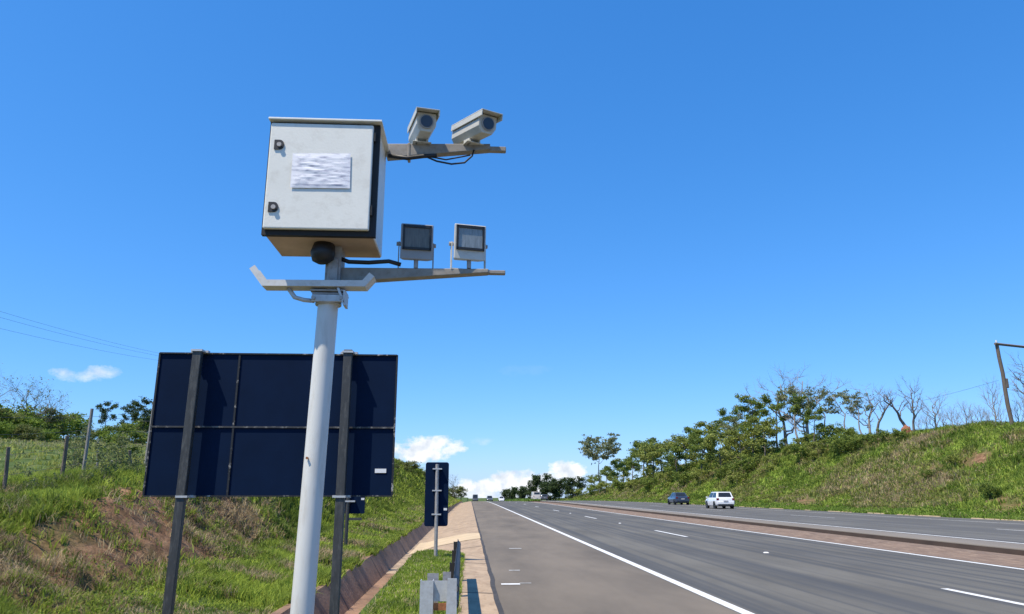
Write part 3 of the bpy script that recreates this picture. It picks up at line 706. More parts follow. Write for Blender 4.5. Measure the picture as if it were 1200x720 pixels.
# ------------------------------------------------------------------ cars
def car(name, label, paint, loc, rz, L_=3.9, W=1.66, H_=1.45, kind='hatch', group=None):
    """nose points to +Y"""
    t = thing(name, label, 'car' if kind != 'van' else 'van', loc, rz, group)
    hw = W / 2; zb = .22; belt = .92 if kind != 'van' else 1.1
    # lower body: stations along length (y, half width factor, sill z, deck z)
    if kind == 'hatch': st = [(-.5, .90, .42, .80), (-.485, .96, .30, .93), (-.40, 1, .22, .97), (-.1, 1, .20, .95), (.22, 1, .20, .93), (.40, .97, .22, .84), (.475, .92, .28, .74), (.5, .84, .40, .62)]
    elif kind == 'sedan': st = [(-.5, .88, .42, .86), (-.48, .95, .30, .95), (-.38, 1, .22, 1.0), (-.1, 1, .20, .95), (.2, 1, .20, .93), (.40, .97, .22, .85), (.475, .92, .28, .74), (.5, .84, .40, .62)]
    else: st = [(-.5, .95, .45, 1.05), (-.49, .98, .32, 1.1), (-.35, 1, .3, 1.12), (0, 1, .3, 1.12), (.3, 1, .3, 1.12), (.42, .98, .3, 1.0), (.48, .94, .32, .9), (.5, .88, .42, .75)]
    mb = MB(); n = 10
    for y, wf, z0, z1 in st:
        a = hw * wf
        prof = [(-a * .86, z0), (-a * .97, z0 + .08), (-a, (z0 + z1) / 2), (-a * .975, z1 - .08), (-a * .90, z1), (a * .90, z1), (a * .975, z1 - .08), (a, (z0 + z1) / 2), (a * .97, z0 + .08), (a * .86, z0)]
        mb.v += [Vector((p, y * L_, q)) for p, q in prof]
    for i in range(len(st) - 1):
        for j in range(n): mb.f.append((i * n + j, i * n + (j + 1) % n, (i + 1) * n + (j + 1) % n, (i + 1) * n + j))
    mb.f += [tuple(range(n)), tuple((len(st) - 1) * n + k for k in range(n))]
    body = mb.build('body', paint, t); smooth_angle(body, 35)
    # cabin
    if kind == 'hatch': cy = (-.485, -.40, .06, .25)       # base rear, roof rear, roof front, base front
    elif kind == 'sedan': cy = (-.36, -.22, .06, .24)
    else: cy = (-.49, -.475, .27, .41)
    zt = H_; yb0, yr0, yr1, yb1 = [c * L_ for c in cy]
    b, r = hw * .93, hw * .74 if kind != 'van' else hw * .9
    zb_ = belt - .03
    P = lambda s, y, z: Vector((s, y, z))
    vs = [P(-b, yb0, zb_), P(b, yb0, zb_), P(b, yb1, zb_), P(-b, yb1, zb_), P(-r, yr0, zt), P(r, yr0, zt), P(r, yr1, zt), P(-r, yr1, zt)]
    cb = MB().hexa(vs).build('cabin', paint, t, bevel=.06, seg=3); smooth_angle(cb, 30)
    def quad_on(a, b_, c, d, u0, u1, v0, v1, off=.012):
        f = lambda u, v: a.lerp(b_, u).lerp(d.lerp(c, u), v)
        nrm = (b_ - a).cross(d - a).normalized() * off
        q = [f(u0, v0) + nrm, f(u1, v0) + nrm, f(u1, v1) + nrm, f(u0, v1) + nrm]
        return MB().add(q + [p - nrm * .8 for p in q], [(0, 1, 2, 3), (7, 6, 5, 4), (0, 4, 5, 1), (1, 5, 6, 2), (2, 6, 7, 3), (3, 7, 4, 0)])
    quad_on(vs[0], vs[1], vs[5], vs[4], .10, .90, .22 if kind != 'van' else .4, .88).build('rear_window', M['carglass'], t)
    quad_on(vs[2], vs[3], vs[7], vs[6], .07, .93, .12, .92).build('windscreen', M['carglass'], t)
    for (a, b2, c, d) in ((vs[3], vs[0], vs[4], vs[7]), (vs[1], vs[2], vs[6], vs[5])):
        for u0, u1 in ((.07, .47), (.52, .92)) if kind != 'van' else ((.70, .93),):
            if kind == 'van' and a is vs[3]: u0, u1 = 1 - u1, 1 - u0
            quad_on(a, b2, c, d, u0, u1, .15, .86).build('side_window', M['carglass'], t)
    # wheels
    rw = .30 if kind != 'van' else .35
    for sx in (-1, 1):
        for yy in (-.31, .31):
            x = sx * (hw - .10)
            wl = MB().tube([(x - .09, yy * L_, rw), (x + .095, yy * L_, rw)], rw, 24).build('wheel', M['tyre'], t)
            MB().tube([(x + sx * .096, yy * L_, rw), (x + sx * .104, yy * L_, rw)], rw * .62, 20).build('rim', M['rim'], wl)
        # wheel arches darker gap
            mb = MB().tube([(sx * (hw - .02), yy * L_, rw + .02), (sx * (hw + .004), yy * L_, rw + .02)], rw + .07, 24)
            mb.build('wheel_arch', M['black'], t)
        zl = .80 if kind != 'van' else .95
        MB().box2((sx * hw * .70, -.502 * L_, zl - .06), (sx * hw * .955, -.478 * L_, zl + .12)).build('tail_lamp', M['tail'], t, bevel=.01)
        MB().box2((sx * hw * .55, .478 * L_, .58), (sx * hw * .86, .498 * L_, .70)).build('headlight', M['headl'], t, bevel=.01)
        MB().box2((sx * (hw + .02), .16 * L_, .93), (sx * (hw + .16), .19 * L_, 1.05)).build('wing_mirror', paint, t, bevel=.01)
    MB().box2((-hw * .88, -.512 * L_, .40), (hw * .88, -.49 * L_, .60)).build('rear_bumper', paint, t, bevel=.02)
    MB().box2((-hw * .80, -.505 * L_, .24), (hw * .80, -.48 * L_, .395)).build('bumper_skirt', M['black'], t)
    MB().box2((-hw * .84, .48 * L_, .30), (hw * .84, .508 * L_, .50)).build('front_bumper', paint if kind != 'van' else M['black'], t, bevel=.02)
    MB().box2((-.20, -.519 * L_, .63), (.20, -.498 * L_, .74)).build('number_plate', M['plate'], t)
    return t
car('car', 'white hatchback driving away on the far carriageway', M['carwhite'], (22.9, 69.0, .134), R_(-2), 3.95, 1.68, 1.47, 'hatch')
car('car', 'dark blue saloon ahead of the white hatchback on the far carriageway', M['carblue'], (25.3, 91.5, .134), 0, 4.2, 1.7, 1.42, 'sedan')
zz = lambda y, d=.134: float(zr(y)) + d
car('van', 'pale van far off behind the median grass, beside the large dark tree', M['carsilver'], (16.2, 186, zz(186)), R_(3), 4.8, 1.9, 2.1, 'van')
car('car', 'dark car just beside the distant pale van at the tree', M['cargrey'], (18.6, 190, zz(190)), 0, 4.1, 1.7, 1.5, 'hatch')
car('car', 'tiny dark oncoming car in the lane on the road crest', M['cargrey'], (5.9, 222, zz(222, .004)), PI, 4.2, 1.75, 1.6, 'hatch')
car('van', 'tiny dark oncoming van beside the edge line on the road crest', M['cargrey'], (1.9, 246, zz(246, .004)), PI, 4.6, 1.8, 2.3, 'van')
car('car', 'tiny white oncoming car at the median on the road crest', M['carwhite'], (9.9, 236, zz(236, .004)), PI, 4.0, 1.7, 1.5, 'hatch')

# ------------------------------------------------------------------ grass (uncountable: one object per stretch)
def blades(name, P, h, wd, col, per=6, spread=.06, lean=.45, label='', upbias=1.0, seed=1):
    r = np.random.default_rng(seed)
    n = len(P); T = n * per
    base = np.repeat(P, per, 0); hh = np.repeat(h, per) * r.uniform(.55, 1.15, T); ww = np.repeat(wd, per) * r.uniform(.7, 1.3, T)
    sp_ = np.repeat(spread if hasattr(spread, '__len__') else np.full(n, spread), per)
    ang = r.uniform(0, 2 * PI, T); rad = sp_ * np.sqrt(r.random(T))
    base = base + np.stack([np.cos(ang) * rad, np.sin(ang) * rad, np.full(T, -.02)], 1)
    a2 = r.uniform(0, 2 * PI, T); ln = lean * r.uniform(.2, 1.4, T)
    dirv = np.stack([np.cos(a2), np.sin(a2), np.zeros(T)], 1)
    side = np.stack([-np.sin(a2 + r.normal(0, .8, T)), np.cos(a2 + r.normal(0, .8, T)), np.zeros(T)], 1)
    mid = base + dirv * (hh * ln * .35)[:, None] + np.array([0, 0, 1.]) * (hh * .62)[:, None]
    tip = base + dirv * (hh * ln)[:, None] + np.array([0, 0, 1.]) * (hh * np.sqrt(np.clip(1 - .35 * ln * ln, .2, 1)))[:, None]
    w1 = side * (ww * .5)[:, None]
    V = np.stack([base - w1, base + w1, mid + w1 * .75, mid - w1 * .75, tip], 1).reshape(-1, 3)
    k = np.arange(T) * 5
    F = np.concatenate([np.stack([k, k + 1, k + 2], 1), np.stack([k, k + 2, k + 3], 1), np.stack([k + 3, k + 2, k + 4], 1)])
    c = np.repeat(col, per, 0) * r.uniform(.75, 1.25, (T, 1))
    o = fast_mesh(name, V, F, M['grass'], np.repeat(c, 5, 0))
    tag(o, label or None, 'grass', kind='stuff')
    return o
def mixcol(a, b, t): return np.array(a)[None] * (1 - t[:, None]) + np.array(b)[None] * t[:, None]
GREEN, DEEP, OLIVE, STRAW, TAN = (.31, .39, .06), (.11, .16, .03), (.29, .29, .085), (.56, .46, .27), (.40, .29, .17)

def weeds(name, P, rad, hgt, leaf, col, per, label, seed):
    r = np.random.default_rng(seed); n = len(P); T = n * per
    off = r.normal(0, 1, (T, 3)); off /= np.linalg.norm(off, axis=1)[:, None]; off *= r.random((T, 1)) ** .4
    c = np.repeat(P, per, 0) + off * np.stack([np.repeat(rad, per), np.repeat(rad, per), np.repeat(hgt, per) * .5], 1) + np.array([0, 0, 1.]) * (np.repeat(hgt, per) * .45)[:, None]
    nrm = r.normal(0, 1, (T, 3)) + np.array([0, 0, .8]); nrm /= np.linalg.norm(nrm, axis=1)[:, None]
    t1 = np.cross(nrm, r.normal(0, 1, (T, 3))); t1 /= np.linalg.norm(t1, axis=1)[:, None]; t2 = np.cross(nrm, t1)
    s = (np.repeat(leaf, per) * r.uniform(.6, 1.4, T))[:, None]
    V = np.stack([c - t1 * s, c - t2 * s * .5, c + t1 * s, c + t2 * s * .5], 1).reshape(-1, 3); k = np.arange(T) * 4
    tc_ = np.repeat(col, per, 0) * r.uniform(.7, 1.3, (T, 1))
    tag(fast_mesh(name, V, np.stack([k, k + 1, k + 2, k + 3], 1), M['grass'], np.repeat(tc_, 4, 0)), label, 'weeds', kind='stuff')
# left verge, cut slope and pasture
def left_grass():
    n = 150000
    Y = np.exp(rng.uniform(np.log(4.4), np.log(170), n))
    d = np.concatenate([rng.uniform(0, 2.1, n // 4), rng.uniform(1.4, 5.0, n // 4), rng.uniform(3.2, 7, n // 4), rng.uniform(5, 34, n - 3 * (n // 4))])
    d = d * np.where(d < 7, np.clip(.85 + Y / 120, 1, 1.5), 1)
    X = -2.42 - d
    H = np.interp(Y, *HL); wS = np.maximum(2, H * 1.05)
    edge = 1.7 + wS
    n1 = fbm(X * .55 + 11, Y * .45); n2 = fbm(X * 1.9 + 3, Y * 1.9, 3); n3 = fbm(X * .16, Y * .1 + 7)
    verge = d < 1.7; slope = (d >= 1.7) & (d < edge - .5); rim = (d >= edge - .5) & (d < edge + 1.4); field = d >= edge + 1.4
    near = np.clip((25 - Y) / 9, 0, 1)
    prob = np.where(verge, .95 + .3 * (n1 - .5), np.where(slope, np.clip((n1 - .46) * 6, 0, 1) * .8 + .12, np.where(rim, .9, .5)))
    prob = np.where(slope, prob + .18 + (1 - near) * .6, prob)
    cut = np.exp(-((Y - 13.6) / 3.6) ** 2) * np.clip((d - 1.2) / .5, 0, 1) * np.clip((4.3 - d) / .6, 0, 1)
    prob = prob * (1 - .85 * cut)
    keep = rng.random(n) < prob
    dry = np.where(verge, np.clip((n2 - .52) * 4, 0, .8), np.where(slope, np.clip(.0 + (.5 - n1) * 6 + (n2 - .5) * 2, 0, 1) * (.15 + .85 * near), np.where(rim, np.clip((n2 - .55) * 3, 0, .6), np.clip(.28 + (n3 - .5) * 2, .05, .7))))
    hgt = np.where(verge, .085 + .12 * np.clip(n1 - .40, 0, 1) * 2, np.where(slope, .16 + .12 * n2, np.where(rim, .20 + .26 * n1, .15)))
    lush = verge & (n1 > .52); hgt = np.where(lush, .18 + .14 * n2, hgt)
    big = slope & (n1 > .53); hgt = np.where(big, .22 + .16 * n2, hgt)
    gcol = mixcol(GREEN, DEEP, np.clip((n2 - .38) * 3.2 + np.where(slope, .15, 0), 0, 1)); gcol = np.where(field[:, None], mixcol(OLIVE, GREEN, np.clip(n2 - .2, 0, 1)), gcol)
    scol = mixcol(STRAW, TAN, rng.random(n))
    scol = np.where(field[:, None], mixcol((.40, .37, .19), (.30, .28, .14), rng.random(n)), scol)
    isdry = rng.random(n) < dry
    col = np.where(isdry[:, None], scol, gcol) * rng.uniform(.8, 1.2, (n, 1))
    P = np.stack([X, Y, hz(X, Y)], 1)
    wd = np.maximum(.007, .0012 * np.hypot(X, Y)) * np.where(isdry, .6, 1.1)
    hgt = np.where(isdry, hgt * .9 + .02, hgt) * np.clip(.62 + Y / 80, .68, 1.7)
    k = keep
    spread = np.maximum(.045, .005 * Y)
    blades('verge_grass', P[k], hgt[k], wd[k], col[k], 6, spread[k], .75, 'rough green and straw coloured grass on the slope behind the signs', seed=4)
left_grass()
def slope_litter():
    n = 40000
    Y = np.exp(rng.uniform(np.log(5), np.log(60), n)); d = rng.uniform(1.0, 4.6, n); X = -2.42 - d
    n1 = fbm(X * .8 + 31, Y * .7); n2 = fbm(X * 2.6, Y * 2.6 + 8, 3)
    cut = np.exp(-((Y - 13.6) / 3.6) ** 2) * np.clip((d - 1.2) / .5, 0, 1) * np.clip((4.3 - d) / .6, 0, 1)
    keep = rng.random(n) < np.clip(.26 + .22 * cut + (n1 - .5) * 6, 0, .9) * np.clip((27 - Y) / 9, .05, 1) * np.clip((d - 1.3) / .8, .1, 1)
    col = mixcol((.46, .37, .23), (.15, .095, .06), np.clip((n2 - .3) * 2.2, 0, 1)); gm_ = rng.random(n) < .45 * np.clip((n2 - .35) * 3, 0, 1); col[gm_] = mixcol(GREEN, DEEP, rng.random(n))[gm_]
    P = np.stack([X, Y, hz(X, Y) + .02], 1)
    blades('slope_straw', P[keep], (.07 + .13 * n2)[keep], np.maximum(.004, .0008 * Y)[keep], col[keep], 6, .09, 1.35, 'straw and dead stalks littering the cut slope behind the signs', seed=14)
slope_litter()
def strip_grass():
    n = 7000
    X = rng.uniform(-1.27, -.14, n); Y = np.sqrt(rng.uniform(4.5 ** 2, 19.35 ** 2, n))
    n1 = fbm(X * 2.2, Y * 1.8); col = mixcol((.28, .37, .05), (.16, .23, .035), np.clip((n1 - .3) * 2, 0, 1))
    dry = rng.random(n) < .10; col[dry] = STRAW
    P = np.stack([X, Y, hz(X, Y)], 1)
    blades('strip_grass', P, .055 + .09 * n1, np.maximum(.006, .0011 * Y), col, 6, .06, .8, 'short bright grass on the strip around the guardrail', seed=5)
strip_grass()
def right_grass():
    n = 85000
    Y = np.exp(rng.uniform(np.log(20), np.log(300), n)); u = rng.uniform(0.1, 16, n); u[: n // 5] = rng.uniform(.1, 2.8, n // 5)
    X = 27.65 + u
    n1 = fbm(X * .35, Y * .22 + 5); n2 = fbm(X * 1.1 + 3, Y * .9, 3); n3 = fbm(X * .12 + 9, Y * .05)
    foot = u < 2.4
    fadeY = np.clip((Y - 45) / 55, 0, 1)
    dry = np.clip(.26 - .26 * fadeY + (n1 - .5) * 2.6 + (u > 6) * .12, 0, .85); dry = np.where(foot, .06, dry)
    isdry = rng.random(n) < dry
    g = mixcol((.33, .43, .075), (.15, .22, .038), np.clip((n2 - .32) * 2.4, 0, 1)); g = np.where(((n1 > .45) & ~foot)[:, None], g * .5 + np.array([.24, .22, .08]) * .5, g)
    g = np.where(foot[:, None], mixcol((.26, .37, .06), (.15, .23, .04), n2), g)
    s = mixcol((.50, .41, .24), (.36, .27, .16), rng.random(n))
    col = np.where(isdry[:, None], s, g) * rng.uniform(.75, 1.25, (n, 1))
    hgt = np.where(foot, .18 + .16 * n2, .22 + .34 * n2) * rng.uniform(.8, 1.25, n)
    kp = rng.random(n) > 1.5 * spot(X, Y) - .12
    X, Y, hgt, col, isdry = X[kp], Y[kp], hgt[kp], col[kp], isdry[kp]
    P = np.stack([X, Y, hz(X, Y)], 1)
    wd = np.maximum(.03, .0010 * Y) * np.where(isdry, .7, 1.2)
    blades('bank_grass', P, hgt, wd, col, 6, np.maximum(.16, .003 * Y), .8, 'tall mixed green and dry grass covering the bank beyond the far carriageway', seed=6)
right_grass()
def bank_weeds():
    n = 9000
    Y = np.exp(rng.uniform(np.log(24), np.log(260), n)); u = rng.uniform(1.5, 16, n); X = 27.65 + u
    n1 = fbm(X * .5 + 21, Y * .3); n2 = fbm(X * 1.3 + 3, Y * 1.1, 3)
    keep = rng.random(n) < np.clip(.5 + (n1 - .48) * 5, .08, 1) * (1 - np.clip(1.4 * spot(X, Y), 0, 1))
    col = mixcol((.30, .35, .07), (.11, .16, .03), np.clip((n2 - .3) * 2.2, 0, 1)); br = rng.random(n) < .22; col[br] = mixcol((.42, .33, .19), (.28, .22, .11), rng.random(n))[br]
    sz = rng.uniform(.16, .5, n) * (1 + .3 * n1); P = np.stack([X, Y, hz(X, Y)], 1)
    weeds('bank_weeds', P[keep], sz[keep], sz[keep] * 1.1, np.maximum(.05, .00095 * Y)[keep], col[keep], 26, 'low leafy weeds scattered through the grass of the far bank', 51)
bank_weeds()
def slope_weeds():
    n = 5200
    Y = np.exp(rng.uniform(np.log(4.8), np.log(70), n)); d = rng.uniform(.2, 5.6, n); X = -2.42 - d
    n1 = fbm(X * .9 + 41, Y * .8); n2 = fbm(X * 2.3 + 3, Y * 2.1, 3)
    keep = rng.random(n) < np.clip(.35 + (n1 - .5) * 6, .03, 1) * np.where(d < 1.4, .4, 1)
    col = mixcol((.24, .31, .05), (.09, .14, .03), np.clip((n2 - .3) * 2.2, 0, 1))
    sz = rng.uniform(.05, .17, n) * (.8 + Y / 40); P = np.stack([X, Y, hz(X, Y)], 1)
    weeds('slope_weeds', P[keep], sz[keep], sz[keep] * 1.2, np.maximum(.014, .0014 * Y)[keep], col[keep], 26, 'low leafy weeds among the grass of the near slope', 52)
slope_weeds()
def drain_grass():
    n = 5200
    Y = np.exp(rng.uniform(np.log(6), np.log(120), n)); side = rng.random(n) < .72
    X = np.where(side, rng.normal(-2.42, .07, n), rng.normal(-1.40, .035, n)); k = side & (X > -2.6)
    k &= fbm(Y * .8 + np.where(side, 0, 50), X * 0 + 3) > .40
    Z = zr(Y) + np.where(side, .06, .01); n2 = fbm(X * 3, Y * 2)
    P = np.stack([X, Y, Z], 1)
    blades('drain_grass', P[k], (.10 + .14 * n2)[k], np.maximum(.008, .0014 * Y)[k], mixcol(GREEN, DEEP, n2)[k], 7, .05, 1.1, 'grass spilling over the rims of the concrete drain', seed=61)
drain_grass()
def median_grass():
    n = 2600
    X = rng.uniform(11.5, 13.9, n); Y = rng.uniform(150, 290, n)
    n1 = fbm(X * .6, Y * .15); P = np.stack([X, Y, zr(Y) + .1], 1)
    blades('median_grass', P, .25 + .5 * n1, np.full(n, .16), mixcol((.21, .32, .06), (.11, .18, .04), n1), 6, .3, .7, 'grass growing on the far end of the median', seed=8)
median_grass()

# ------------------------------------------------------------------ trees and shrubs
def gen_plant(seed, h, crown_r, trunk_to=.4, limbs=7, sub=4, up=.6, leaf_n=2600, leaf=.16, clump=.5, flat=.6, tr=.09, pal=((.05, .09, .02), (.10, .15, .035)), lean=0.0, wob=.08, twigs=2, low=0.0, la=None):
    """returns (trunk MB, leaf verts, leaf tint) for a plant standing at the origin"""
    r = np.random.default_rng(seed); mb = MB(); tips = []
    la = r.uniform(0, 2 * PI) if la is None else la; lv = Vector((math.cos(la), math.sin(la), 0)) * lean
    tp = []
    for i in range(8):
        t = i / 7; tp.append(Vector((r.normal(0, wob) * t * h * .3, r.normal(0, wob) * t * h * .3, t * h * .86)) + lv * (h * t * t))
    tp[0] = Vector((0, 0, -.4))
    mb.tube(tp, [tr * (1 - .82 * (i / 7)) for i in range(8)], 7)
    tips.append((tp[-1], 1.0)); 
    for k in range(limbs):
        t0 = trunk_to + (.97 - trunk_to) * (k + r.random()) / limbs
        i = min(6, int(t0 * 7)); p = tp[i].lerp(tp[i + 1], t0 * 7 - i)
        az = k * 2.4 + r.normal(0, .5); rise = up * r.uniform(.5, 1.3)
        shape = math.sin(PI * min(1, max(.12, (t0 - trunk_to) / (1.02 - trunk_to) * .75 + .25)))
        ln = crown_r * r.uniform(.7, 1.1) * (.55 + .45 * shape)
        d = Vector((math.cos(az), math.sin(az), rise)).normalized()
        q = [p]; 
        for s in range(1, 5): q.append(p + d * ln * s / 4 + Vector((r.normal(0, .07), r.normal(0, .07), r.normal(0, .06) + .05 * s * (1 - flat))) * ln)
        r0 = tr * (1 - .8 * t0) * .6
        mb.tube(q, [r0 * (1 - .75 * s / 4) for s in range(5)], 5); tips.append((q[-1], .9))
        for j in range(sub):
            s = r.uniform(.35, 1); ii_ = min(3, int(s * 4)); b = q[ii_].lerp(q[ii_ + 1], s * 4 - ii_)
            a2 = az + r.choice([-1, 1]) * r.uniform(.4, 1.3); d2 = Vector((math.cos(a2), math.sin(a2), up * r.uniform(.2, 1.6))).normalized()
            l2 = ln * r.uniform(.3, .6); e = b + d2 * l2; m_ = b.lerp(e, .5) + Vector((r.normal(0, .06), r.normal(0, .06), r.normal(0, .06))) * l2
            mb.tube([b, m_, e], [r0 * .4, r0 * .3, r0 * .14], 4); tips.append((e, .75)); tips.append((m_, .5))
            for _ in range(twigs):
                e2 = e + Vector((r.normal(0, 1), r.normal(0, 1), r.normal(.5, .7))).normalized() * l2 * r.uniform(.3, .7)
                mb.tube([b.lerp(e, r.uniform(.5, 1)), e2], [r0 * .16, r0 * .07], 3, cap=False); tips.append((e2, .6))
    if low:
        for _ in range(int(low)):
            a2 = r.uniform(0, 2 * PI); q = crown_r * r.uniform(.2, .9); tips.append((Vector((math.cos(a2) * q, math.sin(a2) * q, r.uniform(.05, .4) * h)), .7))
    if not leaf_n: return mb, None, None
    w = np.array([t[1] for t in tips]) * r.uniform(.3, 1.5, len(tips)); w /= w.sum()
    idx = r.choice(len(tips), leaf_n, p=w); tpv = np.array([t[0] for t in tips])
    cl = clump * r.uniform(.5, 1.3, len(tips))
    off = r.normal(0, 1, (leaf_n, 3)); off /= np.linalg.norm(off, axis=1)[:, None]; off *= (r.random((leaf_n, 1)) ** .55)
    off *= cl[idx][:, None]; off[:, 2] *= flat
    c = tpv[idx] + off
    nrm = r.normal(0, 1, (leaf_n, 3)) + np.array([0, 0, .7]); nrm /= np.linalg.norm(nrm, axis=1)[:, None]
    t1 = np.cross(nrm, r.normal(0, 1, (leaf_n, 3))); t1 /= np.linalg.norm(t1, axis=1)[:, None]; t2 = np.cross(nrm, t1)
    s = leaf * r.uniform(.6, 1.4, (leaf_n, 1))
    V = np.stack([c - t1 * s, c - t2 * s * .5, c + t1 * s, c + t2 * s * .5], 1).reshape(-1, 3)
    hue = r.random(len(tips)); k = np.clip(hue[idx] + r.normal(0, .2, leaf_n), 0, 1)[:, None]
    col = (np.array(pal[0])[None] * (1 - k) + np.array(pal[1])[None] * k) * r.uniform(.75, 1.25, (leaf_n, 1))
    return mb, V, np.repeat(col, 4, 0)
def plant(name, label, cat, group, bark, **kw):
    mb, V, T = gen_plant(**kw)
    t = thing(name, label, cat, (0, 0, 0), 0, group)
    o = mb.build('trunk' if 'shrub' not in name else 'stem', bark, t, smooth=True)
    if V is not None:
        k = np.arange(len(V) // 4) * 4
        fast_mesh('crown' if 'shrub' not in name else 'foliage', V, np.stack([k, k + 1, k + 2, k + 3], 1), M['leaf'], T, t)
    t['h0'] = kw['h']
    return t
used = set()
def put(proto, px, X, ytop, label=None, group=None, rz=None, wide=1.0, Y=None, hgt=None, sink=.1):
    """stand a plant where the viewing line px meets the line X (or distance Y); its height from ytop or hgt"""
    if Y is None: p = atX(px, ytop, X)
    else: p = atY(px, ytop, Y)
    g = float(hz(p.x, p.y))
    h = hgt if hgt else max(.6, p.z - g)
    s = h / proto['h0']
    rz = random.uniform(0, 2 * PI) if rz is None else rz
    if proto.name not in used:
        used.add(proto.name); o = proto; o.location = (p.x, p.y, g - sink); o.rotation_euler = (0, 0, rz); o.scale = (s * wide, s * wide, s)
        tag(o, label, None, group)
    else: o = dup(proto, (p.x, p.y, g - sink), rz, (s * wide, s * wide, s), label, group)
    if 'h0' in o and o is not proto: pass
    return o
G_MID, G_YEL, G_DARK, G_GREY = ((.10, .15, .032), (.25, .31, .065)), ((.17, .21, .045), (.31, .34, .085)), ((.04, .065, .025), (.09, .13, .045)), ((.15, .18, .08), (.27, .28, .14))

GB = 'small trees crowding the upper part of the bank'
pr = dict(
    round1=plant('bank_tree', '', 'tree', GB, M['bark'], seed=11, h=6, crown_r=2.2, trunk_to=.3, limbs=9, sub=4, up=.4, leaf_n=3400, leaf=.14, clump=.66, flat=.46, tr=.12, pal=G_MID, low=6),
    round2=plant('bank_tree', '', 'tree', GB, M['bark'], seed=12, h=5, crown_r=2.3, trunk_to=.25, limbs=9, sub=4, up=.42, leaf_n=2900, leaf=.14, clump=.62, flat=.46, tr=.11, pal=G_YEL, low=10),
    open1=plant('bank_tree', '', 'tree', GB, M['bark'], seed=13, h=7, crown_r=1.8, trunk_to=.55, limbs=6, sub=3, up=.4, leaf_n=3000, leaf=.125, clump=.66, flat=.36, tr=.16, pal=G_MID, lean=.1, wob=.14),
    open2=plant('bank_tree', '', 'tree', GB, M['barkpale'], seed=14, h=7, crown_r=2.0, trunk_to=.5, limbs=7, sub=4, up=.4, leaf_n=1700, leaf=.12, clump=.62, flat=.32, tr=.16, twigs=4, pal=G_GREY, lean=.15, wob=.16),
    flat1=plant('flat_topped_tree', '', 'tree', '', M['bark'], seed=15, h=10, crown_r=4.4, trunk_to=.62, limbs=10, sub=6, up=.22, leaf_n=4200, leaf=.22, clump=1.0, flat=.22, tr=.17, pal=G_GREY, lean=.05),
    bare1=plant('bare_tree', '', 'tree', '', M['bark'], seed=16, h=6, crown_r=2.3, trunk_to=.3, limbs=9, sub=5, up=1.1, leaf_n=0, leaf=.12, clump=.4, tr=.22, pal=G_GREY, lean=.18, wob=.18, twigs=4),
    bare3=plant('bare_tree', '', 'tree', '', M['bark'], seed=27, h=5.5, crown_r=1.7, trunk_to=.4, limbs=7, sub=4, up=1.2, leaf_n=0, tr=.24, lean=.55, la=PI, wob=.14, twigs=4),
    bare2=plant('bare_tree', '', 'tree', '', M['barkpale'], seed=17, h=5, crown_r=2.2, trunk_to=.2, limbs=9, sub=5, up=.9, leaf_n=0, tr=.13, lean=.1, wob=.12, twigs=6),
    dark=plant('dark_tree', '', 'tree', '', M['barkdark'], seed=18, h=9, crown_r=3.6, trunk_to=.15, limbs=12, sub=5, leaf_n=6000, leaf=.26, clump=1.1, flat=.8, tr=.2, pal=G_DARK, low=14),
    shrub1=plant('bank_shrub', '', 'shrub', '', M['barkdark'], seed=19, h=2, crown_r=1.3, trunk_to=.1, limbs=8, sub=3, leaf_n=2000, leaf=.10, clump=.42, flat=.75, tr=.04, pal=G_MID, low=10),
    shrub2=plant('bank_shrub', '', 'shrub', '', M['bark'], seed=20, h=2, crown_r=1.4, trunk_to=.1, limbs=8, sub=3, leaf_n=2000, leaf=.10, clump=.42, flat=.75, tr=.04, pal=G_YEL, low=10),
    twig=plant('dry_shrub', '', 'shrub', '', M['barkpale'], seed=21, h=2.2, crown_r=1.0, trunk_to=.05, limbs=12, sub=5, up=1.8, leaf_n=0, leaf=.06, clump=.3, tr=.05, pal=((.16, .13, .09), (.2, .16, .11)), twigs=4),
)
# single trees with a look of their own
put(pr['flat1'], 701, 34, 512, 'flat topped tree standing alone on the skyline, farther along the bank than the tree crowd', '', wide=.75)
put(pr['dark'], 632, 24.5, 557, 'large dark rounded tree at the far end of the bank, behind the pale van', 'dark trees near the road crest', Y=None, wide=.9)
lb = 'dark tree in the distant row near the road crest'
for px, X, yt in ((606, 21, 571), (597, 20, 574), (615, 22, 571), (655, 30, 561), (672, 32, 560), (645, 27, 566)):
    put(pr['dark'], px, X, yt, lb, 'dark trees near the road crest', wide=1.1)
